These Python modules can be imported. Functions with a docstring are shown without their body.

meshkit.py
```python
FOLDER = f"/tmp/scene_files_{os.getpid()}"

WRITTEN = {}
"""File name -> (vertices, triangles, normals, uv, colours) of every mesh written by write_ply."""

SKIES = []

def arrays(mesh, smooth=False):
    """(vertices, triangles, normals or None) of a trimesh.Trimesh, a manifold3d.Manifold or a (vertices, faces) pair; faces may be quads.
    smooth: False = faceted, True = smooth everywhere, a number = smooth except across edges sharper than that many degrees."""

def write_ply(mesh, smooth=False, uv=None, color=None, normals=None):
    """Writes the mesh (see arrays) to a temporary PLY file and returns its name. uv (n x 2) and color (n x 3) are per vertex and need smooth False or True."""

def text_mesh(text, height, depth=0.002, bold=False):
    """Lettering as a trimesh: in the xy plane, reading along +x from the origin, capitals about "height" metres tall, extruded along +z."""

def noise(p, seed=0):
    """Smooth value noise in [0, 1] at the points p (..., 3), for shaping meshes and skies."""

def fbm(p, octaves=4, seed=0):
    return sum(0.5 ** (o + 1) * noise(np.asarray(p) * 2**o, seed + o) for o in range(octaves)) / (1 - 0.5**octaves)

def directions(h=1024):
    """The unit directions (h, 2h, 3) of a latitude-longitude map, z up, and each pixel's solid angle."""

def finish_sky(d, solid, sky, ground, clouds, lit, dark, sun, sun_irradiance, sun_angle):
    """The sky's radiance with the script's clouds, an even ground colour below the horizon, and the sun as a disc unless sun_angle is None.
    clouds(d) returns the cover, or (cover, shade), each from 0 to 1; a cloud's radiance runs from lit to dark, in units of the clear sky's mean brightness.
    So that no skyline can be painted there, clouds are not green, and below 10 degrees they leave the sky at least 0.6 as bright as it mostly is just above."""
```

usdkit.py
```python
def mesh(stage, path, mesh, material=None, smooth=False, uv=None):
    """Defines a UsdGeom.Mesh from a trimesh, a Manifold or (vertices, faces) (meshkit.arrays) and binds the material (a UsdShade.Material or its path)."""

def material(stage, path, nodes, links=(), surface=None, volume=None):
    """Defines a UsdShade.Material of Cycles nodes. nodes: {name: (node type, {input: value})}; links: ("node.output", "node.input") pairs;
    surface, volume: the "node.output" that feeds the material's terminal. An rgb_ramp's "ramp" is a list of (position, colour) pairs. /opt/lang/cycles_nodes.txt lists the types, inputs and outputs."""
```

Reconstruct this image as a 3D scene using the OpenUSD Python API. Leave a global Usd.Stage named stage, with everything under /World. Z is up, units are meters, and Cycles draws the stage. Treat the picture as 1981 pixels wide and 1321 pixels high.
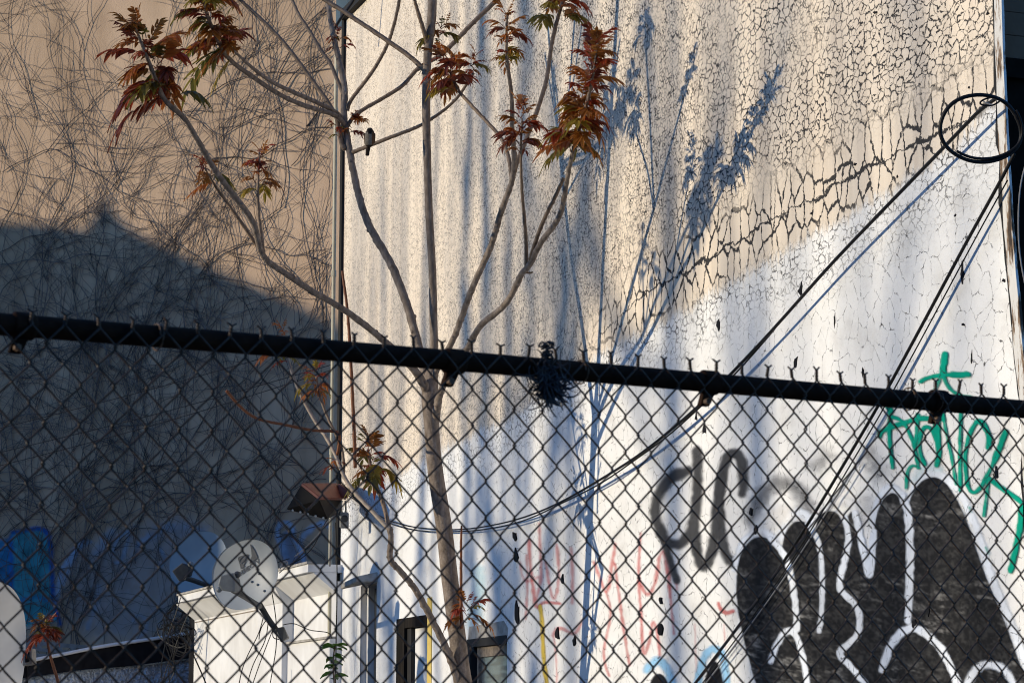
import math, random
import numpy as np
import trimesh, shapely
from shapely.geometry import Polygon, LineString, Point
from scipy.interpolate import CubicSpline, PchipInterpolator
from scipy.spatial import cKDTree
import usdkit, meshkit
from pxr import Gf, Sdf, Usd, UsdGeom, UsdLux, UsdShade, Vt

stage = Usd.Stage.CreateInMemory()
UsdGeom.SetStageUpAxis(stage, 'Z'); UsdGeom.SetStageMetersPerUnit(stage, 1.0)
UsdGeom.Xform.Define(stage, '/World')

# ------------------------------------------------------------------ camera, sky, sun, exposure
PITCH = math.radians(9.28)
FOC = 4677.0                       # focal length in photo pixels (85 mm on 36 mm)
CAM = np.array([0.0, 0.0, 1.6])
FWD = np.array([0, math.cos(PITCH), math.sin(PITCH)])
UPV = np.array([0, -math.sin(PITCH), math.cos(PITCH)])
SUN_TRAVEL = np.array([0.979, 0.205, -0.165]); SUN_TRAVEL /= np.linalg.norm(SUN_TRAVEL)
TO_SUN = -SUN_TRAVEL
SUN_INTENSITY, SKY_STRENGTH, EXPOSURE = 0.68, 0.15, 0.52

cam = UsdGeom.Camera.Define(stage, '/World/camera')
cam.CreateHorizontalApertureAttr(36.0); cam.CreateVerticalApertureAttr(24.0)
cam.CreateFocalLengthAttr(85.0)
cam.CreateFStopAttr(14.0); cam.CreateFocusDistanceAttr(14.0)
cam.CreateClippingRangeAttr(Gf.Vec2f(0.1, 2000.0))
cam.CreateExposureAttr(EXPOSURE)
_m = Gf.Matrix4d(1.0)
for _r, _row in enumerate((np.array([1, 0, 0.]), UPV, -FWD, CAM)):
    for _c in range(3):
        _m[_r, _c] = float(_row[_c])
cam.AddTransformOp().Set(_m)

sun = UsdLux.DistantLight.Define(stage, '/World/sun')
sun.CreateIntensityAttr(SUN_INTENSITY); sun.CreateAngleAttr(0.55); sun.CreateNormalizeAttr(True)
sun.CreateColorAttr(Gf.Vec3f(1.0, 0.87, 0.66))
_z = TO_SUN; _x = np.cross([0, 0, 1.0], _z); _x /= np.linalg.norm(_x); _y = np.cross(_z, _x)
_m = Gf.Matrix4d(1.0)
for _r, _row in enumerate((_x, _y, _z)):
    for _c in range(3):
        _m[_r, _c] = float(_row[_c])
sun.AddTransformOp().Set(_m)
sky = UsdLux.DomeLight.Define(stage, '/World/sky')
sky.CreateIntensityAttr(1.0)
usdkit.material(stage, '/World/Looks/sky_look',
    {'s': ('sky_texture', {'sky_type': 'single_scattering', 'sun_disc': False,
                           'sun_elevation': math.asin(TO_SUN[2]), 'sun_rotation': math.atan2(TO_SUN[0], TO_SUN[1]), 'aerosol_density': .1, 'ozone_density': 5.0, 'air_density': 1.0}),
     'wb': ('mix', {'mix_type': 'multiply', 'fac': 1.0, 'color2': (.92, .975, 1.09)}),
     'b': ('background_shader', {'strength': SKY_STRENGTH})}, [('s.color', 'wb.color1'), ('wb.color', 'b.color')], surface='b.background')
UsdShade.MaterialBindingAPI.Apply(sky.GetPrim()).Bind(UsdShade.Material.Get(stage, '/World/Looks/sky_look'))
sky.GetPrim().SetCustomDataByKey('kind', 'structure'); sky.GetPrim().SetCustomDataByKey('label', 'clear pale blue evening sky')

# ------------------------------------------------------------------ rays and planes
def P(px, py, depth):
    """point seen at pixel (px, py) of the photograph at this distance along the view axis"""
    px = np.asarray(px, float); py = np.asarray(py, float); depth = np.asarray(depth, float)
    u = (px - 990.5) / FOC; v = (660.5 - py) / FOC
    d = FWD + u[..., None] * np.array([1., 0, 0]) + v[..., None] * UPV
    return CAM + d * depth[..., None]

class Plane:
    """upright plane through point o with horizontal direction d; coordinates (l, z)"""
    def __init__(self, o, d):
        self.o = np.array([o[0], o[1], 0.0]); d = np.array([d[0], d[1], 0.0]); self.d = d / np.linalg.norm(d)
        n = np.array([self.d[1], -self.d[0], 0.0])
        self.n = n if np.dot(n, CAM - self.o) > 0 else -n
    def lz(self, px, py):
        px = np.asarray(px, float); py = np.asarray(py, float)
        r = P(px, py, np.ones_like(px)) - CAM
        t = np.dot(self.o - CAM, self.n) / (r @ self.n)
        q = CAM + r * t[..., None]
        return np.stack([(q - self.o) @ self.d, q[..., 2]], -1)
    def w(self, l, z, off=0.0):
        l = np.asarray(l, float); z = np.asarray(z, float)
        return self.o + l[..., None] * self.d + z[..., None] * np.array([0, 0, 1.0]) + np.asarray(off, float)[..., None] * self.n
    def at(self, px, py, off=0.0):
        q = self.lz(px, py); return self.w(q[..., 0], q[..., 1], off)

WDEP = 10.0
uvp = (-700 - 990.5) / FOC
WALL = Plane(((1950 - 990.5) / FOC * WDEP, WDEP / math.cos(PITCH)), (uvp, 1 / math.cos(PITCH)))
LC = float(WALL.lz(660., 1000.)[0])          # far end of the white wall
TAN_DIR = np.array([-0.88, 0.475])
TANW = Plane((P(646, 1000, 26.2)[0], P(646, 1000, 26.2)[1]), TAN_DIR)
LOW = Plane((P(648, 1100, 19.75)[0], P(648, 1100, 19.75)[1]), ((-758 - 990.5) / FOC, 1 / math.cos(PITCH)))

# ------------------------------------------------------------------ scene helpers
used = {}
def numbered(path):
    if path not in used:
        used[path] = 0; return path
    used[path] += 1; return f'{path}_{used[path]:03d}'

def tag(p, label=None, cat=None, group=None, kind=None):
    for k, v in (('label', label), ('category', cat), ('group', group), ('kind', kind)):
        if v: p.SetCustomDataByKey(k, v)
    return p

BASE = {}
def thing(name, loc, label=None, cat=None, group=None, kind=None):
    path = numbered('/World/' + name)
    x = UsdGeom.Xform.Define(stage, path); x.AddTranslateOp().Set(Gf.Vec3d(*map(float, loc)))
    BASE[path] = np.array(loc, float)
    return tag(x.GetPrim(), label, cat, group, kind)

def obj(name, mesh, mat, parent=None, smooth=False, label=None, cat=None, group=None, kind=None, uv=None, prim=None):
    """mesh is in world coordinates"""
    base = np.zeros(3); root = '/World'
    if parent is not None:
        root = str(parent.GetPath()); base = BASE[root]
    path = numbered(root + '/' + name)
    v, f, n = meshkit.arrays(mesh, False)
    if smooth is False:
        m = usdkit.mesh(stage, path, (v - base, f), mat, False, uv=uv)
    else:
        m = usdkit.mesh(stage, path, (v - base, f), mat, smooth, uv=uv)
    BASE[path] = base
    if prim:
        api = UsdGeom.PrimvarsAPI(m)
        for k, (t, val) in prim.items():
            if t == 'f': api.CreatePrimvar(k, Sdf.ValueTypeNames.FloatArray, 'vertex').Set(Vt.FloatArray.FromNumpy(np.asarray(val, np.float32)))
            else: api.CreatePrimvar(k, Sdf.ValueTypeNames.Color3fArray, 'vertex').Set(Vt.Vec3fArray.FromNumpy(np.asarray(val, np.float32)))
    return tag(m.GetPrim(), label, cat, group, kind)

def spl(pts, n=None, step=10.0):
    """smooth curve through points (k, d)"""
    pts = np.asarray(pts, float)
    if len(pts) == 2: 
        n = n or 8
        return pts[0] + np.linspace(0, 1, n)[:, None] * (pts[1] - pts[0])
    s = np.concatenate([[0], np.cumsum(np.sqrt(np.linalg.norm(np.diff(pts[:, :min(3, pts.shape[1])], axis=0), axis=1) + 1e-9))])
    n = n or max(6, int(s[-1] ** 2 / len(pts) / step))
    return CubicSpline(s, pts, bc_type='natural')(np.linspace(0, s[-1], n))

def tube(pts, rad, sides=6, cap=True):
    pts = np.asarray(pts, float); n = len(pts)
    rad = np.broadcast_to(np.asarray(rad, float), (n,))
    t = np.gradient(pts, axis=0); t /= np.linalg.norm(t, axis=1, keepdims=True) + 1e-12
    a = np.array([0, 0, 1.0]) if abs(t[0, 2]) < 0.9 else np.array([1.0, 0, 0])
    nrm = np.cross(t[0], a); nrm /= np.linalg.norm(nrm)
    N = np.zeros_like(pts); N[0] = nrm
    for i in range(1, n):
        q = N[i - 1] - t[i] * np.dot(N[i - 1], t[i]); l = np.linalg.norm(q)
        N[i] = q / l if l > 1e-9 else N[i - 1]
    B = np.cross(t, N)
    ang = np.linspace(0, 2 * np.pi, sides, endpoint=False)
    v = (pts[:, None] + rad[:, None, None] * (np.cos(ang)[None, :, None] * N[:, None] + np.sin(ang)[None, :, None] * B[:, None])).reshape(-1, 3)
    i = np.arange(n - 1)[:, None] * sides; j = np.arange(sides)[None]; k = (j + 1) % sides
    a_, b_, c_, d_ = i + j, i + k, i + sides + k, i + sides + j
    f = np.concatenate([np.stack([a_, b_, c_], -1).reshape(-1, 3), np.stack([a_, c_, d_], -1).reshape(-1, 3)])
    if cap:
        e = (n - 1) * sides
        f = np.vstack([f, [[0, q + 1, q] for q in range(1, sides - 1)], [[e, e + q, e + q + 1] for q in range(1, sides - 1)]])
    return v, f

def join(ms):
    vs, fs, o = [], [], 0
    for v, f in ms:
        v = np.asarray(v); f = np.asarray(f); vs.append(v); fs.append(f + o); o += len(v)
    return np.vstack(vs), np.vstack(fs)

def tm(m): return np.array(m.vertices), np.array(m.faces)

def hexa(c, bev=0.0):
    """solid hull of corner points, edges rounded a little"""
    c = np.asarray(c, float)
    if bev > 0:
        cen = c.mean(0); pts = []
        s = trimesh.creation.icosphere(1, bev).vertices
        for p in c:
            q = p + (cen - p) / np.linalg.norm(cen - p) * bev * 1.4
            pts.append(q + s)
        c = np.vstack(pts)
    return tm(trimesh.convex.convex_hull(c))

def slab(plane, corners_lz, off0, off1):
    """extruded polygon on an upright plane between two offsets"""
    pg = Polygon(corners_lz).buffer(0)
    m = trimesh.creation.extrude_polygon(pg, 1.0, engine='earcut')
    v = np.array(m.vertices); f = np.array(m.faces)
    w = plane.w(v[:, 0], v[:, 1], off0 + v[:, 2] * (off1 - off0))
    mm = trimesh.Trimesh(w, f, process=False)
    if mm.volume < 0: f = f[:, ::-1]
    return w, f

# ------------------------------------------------------------------ materials
def mat(name, nodes, links, surface):
    return usdkit.material(stage, '/World/Looks/' + name, nodes, links, surface=surface)

def simple(name, c1, c2, scale=20, rough=0.7, bump=0.3, metallic=0.0, dist=0.004, spec=0.4, detail=4, stretch=(1, 1, 1)):
    return mat(name, {
        'g': ('geometry', {}), 'm': ('mapping', {'scale': stretch}),
        'n': ('noise_texture', {'scale': scale, 'detail': detail, 'roughness': 0.6}),
        'r': ('rgb_ramp', {'ramp': [(0.3, c1), (0.7, c2)]}),
        'n2': ('noise_texture', {'scale': scale * 6, 'detail': 3}),
        'b': ('bump', {'strength': bump, 'distance': dist}),
        'p': ('principled_bsdf', {'roughness': rough, 'metallic': metallic, 'specular_ior_level': spec})},
        [('g.position', 'm.vector'), ('m.vector', 'n.vector'), ('m.vector', 'n2.vector'), ('n.fac', 'r.fac'), ('r.color', 'p.base_color'),
         ('n2.fac', 'b.height'), ('b.normal', 'p.normal')], 'p.BSDF')

M = {}
M['rail'] = simple('black_rail_paint', (.006, .0045, .0035), (.034, .016, .008), 14, .65, .5, spec=.05)
M['wire'] = simple('fence_wire', (.012, .008, .005), (.055, .034, .02), 40, .45, .3, spec=.35)
M['tie'] = simple('tie_wire', (.05, .032, .02), (.16, .10, .06), 40, .55, .3, metallic=.3)
M['black_cable'] = simple('black_cable', (.006, .006, .007), (.014, .014, .015), 20, .5, .1, spec=.2)
M['grey_cable'] = simple('grey_cable', (.16, .16, .17), (.24, .24, .25), 20, .5, .1)
M['tangle'] = simple('black_plastic_strips', (.006, .006, .008), (.016, .017, .022), 60, .4, .1)
M['bark'] = mat('grey_bark', {
    'g': ('geometry', {}), 'm': ('mapping', {'scale': (1, 1, .35)}),
    'n': ('noise_texture', {'scale': 38, 'detail': 5, 'roughness': .65}),
    'r': ('rgb_ramp', {'ramp': [(.25, (.10, .075, .056)), (.5, (.22, .175, .14)), (.75, (.36, .30, .25))]}),
    'm2': ('mapping', {'scale': (1, 1, 3)}), 'n2': ('noise_texture', {'scale': 60, 'detail': 4}),
    'b': ('bump', {'strength': .9, 'distance': .007}),
    'p': ('principled_bsdf', {'roughness': .75, 'specular_ior_level': .25})},
    [('g.position', 'm.vector'), ('m.vector', 'n.vector'), ('g.position', 'm2.vector'), ('m2.vector', 'n2.vector'), ('n.fac', 'r.fac'),
     ('r.color', 'p.base_color'), ('n2.fac', 'b.height'), ('b.normal', 'p.normal')], 'p.BSDF')
M['twig'] = simple('brown_twig_bark', (.12, .08, .05), (.27, .19, .13), 45, .6, .3)
M['red_twig'] = simple('red_brown_stem', (.13, .04, .015), (.24, .085, .03), 45, .6, .3)
M['pale_twig'] = simple('pale_grey_stem', (.26, .2, .15), (.42, .35, .28), 40, .6, .3)
M['vine'] = simple('bare_vine_bark', (.03, .024, .022), (.22, .18, .16), 9, .85, .1, spec=.1)
M['pipe'] = simple('beige_pipe', (.36, .33, .23), (.46, .43, .32), 6, .5, .1)
M['black'] = simple('black_gap', (.006, .006, .006), (.014, .013, .012), 12, .8, .2)
M['darkwood'] = simple('dark_old_wood', (.006, .005, .004), (.022, .018, .014), 25, .9, .5, spec=.1, stretch=(1, 1, .1))
M['oldwood'] = simple('weathered_wood', (.12, .095, .07), (.27, .22, .17), 30, .8, .5, stretch=(1, 1, 1))
M['concrete'] = simple('old_concrete', (.22, .20, .17), (.46, .44, .40), 12, .9, .6)
M['lowwhite'] = simple('white_painted_masonry', (.56, .55, .53), (.78, .78, .77), 2.2, .8, .5, dist=.01, detail=8, stretch=(1, 1, .7))
M['rustred'] = simple('rust_red_paint', (.11, .020, .010), (.19, .045, .02), 14, .6, .3)
M['darkmetal'] = simple('dark_metal_paint', (.005, .0045, .004), (.014, .011, .008), 14, .6, .2, spec=.1)
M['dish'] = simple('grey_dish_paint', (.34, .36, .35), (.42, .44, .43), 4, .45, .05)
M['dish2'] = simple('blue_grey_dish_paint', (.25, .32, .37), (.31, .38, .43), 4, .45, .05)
M['dishmark'] = simple('dark_grey_print', (.07, .075, .08), (.10, .105, .11), 30, .5, .02)
M['arm'] = simple('dark_grey_arm', (.025, .028, .03), (.055, .058, .06), 20, .45, .1)
M['lnb'] = simple('grey_plastic', (.14, .155, .165), (.2, .215, .22), 20, .5, .1)
M['paledish'] = simple('off_white_dish_paint', (.42, .41, .39), (.54, .53, .50), 3, .5, .1)
M['sheet'] = simple('crumpled_sheet_metal', (.34, .40, .46), (.52, .57, .62), 3, .34, .9, metallic=.6, dist=.08)
M['tar'] = simple('tar_paper', (.006, .006, .008), (.018, .018, .02), 9, .8, .5, spec=.1)
M['angle'] = simple('galvanised_channel', (.22, .20, .18), (.34, .32, .29), 12, .6, .3)
M['siding'] = simple('beige_siding', (.10, .07, .045), (.14, .10, .07), 6, .8, .2, spec=.1)
M['blackwall'] = simple('black_painted_facade', (.005, .0045, .004), (.012, .010, .008), 8, .9, .5, spec=.03)
M['ground'] = simple('cracked_concrete_ground', (.085, .085, .085), (.14, .14, .14), 1.2, .9, .6, dist=.02)
M['brick'] = simple('brown_brick_face', (.20, .12, .085), (.30, .19, .14), 3, .9, .5)
M['metalbox'] = simple('grey_junction_box', (.2, .21, .21), (.3, .31, .31), 20, .5, .1)

def glass_mat():
    return mat('dusty_window_glass', {
        'f': ('fresnel', {'IOR': 1.5}), 't': ('transparent_bsdf', {'color': (.82, .86, .85)}), 'gl': ('glossy_bsdf', {'roughness': .05, 'color': (.9, .9, .9)}),
        'm': ('mix_closure', {}), 'd': ('diffuse_bsdf', {'color': (.33, .36, .35)}), 'm2': ('mix_closure', {'fac': .30})},
        [('f.fac', 'm.fac'), ('t.BSDF', 'm.closure1'), ('gl.BSDF', 'm.closure2'), ('m.closure', 'm2.closure1'), ('d.BSDF', 'm2.closure2')], 'm2.closure')
M['glass'] = glass_mat()

def leaf_mat(name, c1, c2, tr):
    return mat(name, {
        'g': ('geometry', {}), 'n': ('noise_texture', {'scale': 45, 'detail': 2}),
        'r': ('rgb_ramp', {'ramp': [(.35, c1), (.65, c2)]}),
        'p': ('principled_bsdf', {'roughness': .42, 'specular_ior_level': .45}),
        't': ('translucent_bsdf', {'color': tr}), 'm': ('mix_closure', {'fac': .34})},
        [('g.position', 'n.vector'), ('n.fac', 'r.fac'), ('r.color', 'p.base_color'), ('p.BSDF', 'm.closure1'), ('t.BSDF', 'm.closure2')], 'm.closure')
M['leaf_red'] = leaf_mat('young_red_leaf', (0.19, 0.028, 0.014), (0.3, 0.06, 0.022), (0.62, 0.1, 0.03))
M['leaf_dark'] = leaf_mat('dark_maroon_leaf', (0.1, 0.022, 0.013), (0.16, 0.042, 0.02), (0.34, 0.07, 0.028))
M['leaf_bronze'] = leaf_mat('bronze_leaf', (0.17, 0.06, 0.015), (0.24, 0.1, 0.022), (0.55, 0.21, 0.035))
M['leaf_olive'] = leaf_mat('olive_leaf', (0.085, 0.076, 0.015), (0.14, 0.115, 0.022), (0.34, 0.26, 0.03))
M['leaf_gold'] = leaf_mat('yellow_green_leaf', (.20, .15, .02), (.27, .19, .028), (.60, .42, .05))
M['leaf_orange'] = leaf_mat('orange_leaf', (.30, .075, .018), (.40, .13, .025), (.75, .26, .05))
M['leaf_green'] = leaf_mat('fresh_green_leaf', (.035, .085, .012), (.06, .13, .02), (.12, .24, .03))

# ---- the painted wall: cream coat above, white coat below, crackled all over
B_PX = [(640, 992), (740, 938), (860, 868), (960, 822), (1000, 800), (1100, 726), (1200, 668), (1280, 625), (1400, 556), (1500, 500), (1640, 420), (1780, 338), (1860, 275), (1905, 215), (1960, 150)]
C_PX = [(640, 960), (760, 862), (820, 830), (900, 772), (1000, 730), (1120, 692), (1170, 640), (1250, 566), (1320, 530), (1420, 470), (1500, 420), (1560, 395), (1640, 345), (1760, 285), (1960, 190)]
B_lz = WALL.lz(*np.array(B_PX, float).T); C_lz = WALL.lz(*np.array(C_PX, float).T)
LMAX, ZMAX = LC + 1.0, 8.0
def ramp_of(lz):
    o = np.argsort(lz[:, 0]); l, z = lz[o, 0], lz[o, 1]
    x = np.linspace(0, 1, 256); y = np.interp(x * LMAX, l, z) / ZMAX
    return [(float(a), (float(b),) * 3) for a, b in zip(x, y)]

def wall_nodes(overlay=False):
    nd, lk = {}, []
    def node(k, kind, **kw): nd[k] = (kind, kw)
    def math_(k, op, a=None, b=None, c=None, clamp=False):
        d = {'math_type': op, 'use_clamp': clamp}
        for i, x in enumerate((a, b, c), 1):
            if isinstance(x, (int, float)): d[f'value{i}'] = float(x)
            elif isinstance(x, str): lk.append((x, f'{k}.value{i}'))
        nd[k] = ('math', d); return k + '.value'
    def smooth(k, v, a, b, lo=0.0, hi=1.0):
        nd[k] = ('map_range', {'range_type': 'smoothstep', 'from_min': a, 'from_max': b, 'to_min': lo, 'to_max': hi, 'clamp': True})
        lk.append((v, k + '.value')); return k + '.result'
    def noise(k, scale, stretch=(1, 1, 1), detail=3, rough=.55, off=(0, 0, 0)):
        node(k + '_m', 'mapping', scale=stretch, location=off); lk.append(('uv.UV', k + '_m.vector'))
        node(k, 'noise_texture', scale=scale, detail=detail, roughness=rough); lk.append((k + '_m.vector', k + '.vector'))
        return k + '.fac'
    def vor(k, vec, scale, stretch=(1, 1, 1), rnd=1.0):
        node(k + '_m', 'mapping', scale=stretch); lk.append((vec, k + '_m.vector'))
        node(k, 'voronoi_texture', feature='distance_to_edge', scale=scale, randomness=rnd, dimensions='2D'); lk.append((k + '_m.vector', k + '.vector'))
        return k + '.distance'
    node('uv', 'uvmap', attribute='st')
    node('xyz', 'separate_xyz'); lk.append(('uv.UV', 'xyz.vector'))
    # jagged coordinates
    node('wn', 'noise_texture', scale=22.0, detail=4.0, roughness=.65); lk.append(('uv.UV', 'wn.vector'))
    node('wsub', 'vector_math', math_type='subtract', vector2=(.5, .5, .5)); lk.append(('wn.color', 'wsub.vector1'))
    node('wscl', 'vector_math', math_type='scale', scale=.055); lk.append(('wsub.vector', 'wscl.vector1'))
    node('wv', 'vector_math', math_type='add'); lk += [('uv.UV', 'wv.vector1'), ('wscl.vector', 'wv.vector2')]
    ln = math_('ln', 'divide', 'xyz.x', LMAX)
    node('rb', 'rgb_ramp', ramp=ramp_of(B_lz)); lk.append((ln, 'rb.fac'))
    node('rc', 'rgb_ramp', ramp=ramp_of(C_lz)); lk.append((ln, 'rc.fac'))
    zb = math_('zb', 'multiply', 'rb.color', ZMAX); zc = math_('zc', 'multiply', 'rc.color', ZMAX)
    nb = noise('nb', 5.0, (1, 1, 1), 5, .6)
    db0 = math_('db0', 'subtract', 'xyz.y', zb)
    db = math_('db', 'multiply_add', nb, -.16, db0); db = math_('dbb', 'add', db, .08)
    nbv = noise('nbv', 1.0, (26, 4.0, 1), 4, .65, (4, 4, 0)); db = math_('db3', 'multiply_add', nbv, -.22, db); db = math_('db4', 'add', db, .11)
    white = smooth('white', db, .045, -.04)                 # 1 below the boundary
    dc0 = math_('dc0', 'subtract', 'xyz.y', zc)
    ncr = noise('ncr', 7.0, (1, 1, 1), 6, .7)
    dc = math_('dc', 'multiply_add', ncr, -.15, dc0); dc = math_('dcc', 'add', dc, .075)
    adc = math_('adc', 'absolute', dc)
    # main ragged crack: wide at the right, hairline at the far end
    nwid = noise('nwid', 3.0, (1, .3, 1), 3)
    wid = smooth('wid', 'xyz.x', 1.4, 5.4, .016, .003)
    wid2 = math_('wid2', 'multiply', wid, smooth('widn', nwid, .35, .62, .25, 1.0))
    rat = math_('rat', 'divide', adc, wid2)
    main = smooth('main', rat, 1.0, .7)
    # crackle
    big_n = noise('bign', 1.1, (1, 1, 1), 3, .6, (3, 7, 0))
    lgrad = smooth('lgrad', 'xyz.x', 0.2, 6.5, .30, -.30)
    bigm = smooth('bigm', math_('bsum', 'add', big_n, lgrad), .50, .66)
    vA = vor('vA', 'wv.vector', 25.0, (.66, 1, 1)); vB = vor('vB', 'wv.vector', 46.0, (.7, 1, 1)); vW = vor('vW', 'wv.vector', 12.5, (.9, .75, 1)); vC = vor('vC', 'wv.vector', 9.0, (1.15, .62, 1))
    brk = noise('brk', 26.0, (1, 1, 1), 3, .6, (1, 2, 0)); brk2 = noise('brk2', 9.0, (1, 1, 1), 4, .6, (5, 1, 0))
    wA = smooth('wA', brk, .32, .68, .014, .14)
    cA = smooth('cA', math_('rA', 'divide', vA, wA), 1.0, .55)
    wB = smooth('wB', brk, .36, .68, .0, .24); wBs = math_('wBs', 'add', wB, .001)
    cB = smooth('cB', math_('rB', 'divide', vB, wBs), 1.0, .5)
    cBm = math_('cBm', 'multiply', cB, smooth('fineamt', brk2, .30, .55, .35, 1.0))
    fineL = smooth('fineL', 'xyz.x', 4.0, 9.0, 1.0, .55)
    cBm = math_('cBm2', 'multiply', cBm, fineL)
    node('cream_cr', 'mix_float'); lk += [(bigm, 'cream_cr.fac'), (cBm, 'cream_cr.a'), (cA, 'cream_cr.b')]
    # a few wide broken veins across the fine net
    wV = smooth('wV', brk2, .44, .66, .001, .055)
    cV = smooth('cV', math_('rV', 'divide', vW, wV), 1.0, .5)
    vein = math_('vein', 'multiply', cV, smooth('vmask', 'xyz.x', 6.5, 3.0))
    # tall cells in a band round the main crack
    bandm = math_('bandm', 'multiply', smooth('band1', adc, .34, .10), smooth('band2', 'xyz.x', 6.0, 3.6))
    wC = smooth('wC', brk, .28, .62, .016, .095)
    cC = smooth('cC', math_('rC', 'divide', vC, wC), 1.0, .55)
    crv = math_('crv', 'maximum', 'cream_cr.result', vein)
    node('cream2', 'mix_float'); lk += [(bandm, 'cream2.fac'), ('crv.value', 'cream2.a'), (cC, 'cream2.b')]
    # white coat: thin, broken cracks; denser close to the boundary
    wW = smooth('wW', brk, .36, .68, .0005, .036)
    cW = smooth('cW', math_('rW', 'divide', vW, wW), 1.0, .4)
    cWm = math_('cWm', 'multiply', cW, smooth('wamt', brk2, .34, .54, .0, .9))
    near = smooth('near', db, -.42, -.02, 0.0, .9)
    farf = smooth('farf', 'xyz.x', 5.2, 7.6, 1.0, .0)
    cWn = math_('cWn', 'maximum', math_('cWf', 'multiply', cWm, math_('ff2', 'multiply_add', farf, .8, .2)), math_('cWb', 'multiply', cA, math_('nb2', 'multiply', near, smooth('nb3', brk2, .36, .55, .15, 1.0))))
    node('crk0', 'mix_float'); lk += [(white, 'crk0.fac'), ('cream2.result', 'crk0.a'), (cWn, 'crk0.b')]
    mainw = math_('mainw', 'multiply', main, math_('winv', 'multiply_add', white, -.85, 1.0))
    crack = math_('crack', 'maximum', 'crk0.result', mainw, clamp=True)
    # stains that run down the coat and blotches
    fade = noise('fade', 1.6, (1, 1, 1), 4, .6, (8, 3, 0)); crack = math_('crackf', 'maximum', mainw, math_('crackg', 'multiply', crack, math_('fadeb', 'maximum', bandm, smooth('fadem', fade, .30, .52, .45, 1.0))))
    st = noise('st', 1.0, (7.0, .55, 1), 5, .6); st2 = noise('st2', 3.0, (1, 1, 1), 5, .65, (9, 4, 0)); gr = noise('gr', 160.0, (1, 1, 1), 2)
    return nd, lk, dict(crack=crack, white=white, st=st, st2=st2, gr=gr, math_=math_, smooth=smooth, noise=noise)

nd, lk, o = wall_nodes()
nd['creamc'] = ('rgb_ramp', {'ramp': [(.30, (.62, .535, .44)), (.5, (.76, .66, .535)), (.68, (.82, .715, .58))]}); lk.append((o['st'], 'creamc.fac'))
nd['whitec'] = ('rgb_ramp', {'ramp': [(.28, (.62, .61, .59)), (.45, (.77, .77, .755)), (.7, (.84, .84, .83))]}); lk.append((o['st2'], 'whitec.fac'))
nd['coat'] = ('mix', {}); lk += [(o['white'], 'coat.fac'), ('creamc.color', 'coat.color1'), ('whitec.color', 'coat.color2')]
nd['grc'] = ('rgb_ramp', {'ramp': [(.30, (.74, .74, .74)), (.5, (1, 1, 1))]}); lk.append((o['gr'], 'grc.fac'))
nd['gmul'] = ('mix', {'mix_type': 'multiply', 'fac': .4}); lk += [('coat.color', 'gmul.color1'), ('grc.color', 'gmul.color2')]
nd['fin'] = ('mix', {'color2': (.035, .033, .032)}); lk += [(o['crack'], 'fin.fac'), ('gmul.color', 'fin.color1')]
hsum = o['math_']('hsum', 'multiply_add', o['crack'], -1.0, o['math_']('hg', 'multiply', o['gr'], .5))
nd['bmp'] = ('bump', {'strength': .55, 'distance': .006}); lk.append((hsum, 'bmp.height'))
und = o['noise']('und', 1.0, (9, .4, 1), 3, .5, (2, 5, 0))
nd['bmp2'] = ('bump', {'strength': .5, 'distance': .02}); lk += [(und, 'bmp2.height'), ('bmp.normal', 'bmp2.normal')]
nd['pp'] = ('principled_bsdf', {'roughness': .82, 'specular_ior_level': .25}); lk += [('fin.color', 'pp.base_color'), ('bmp2.normal', 'pp.normal')]
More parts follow.
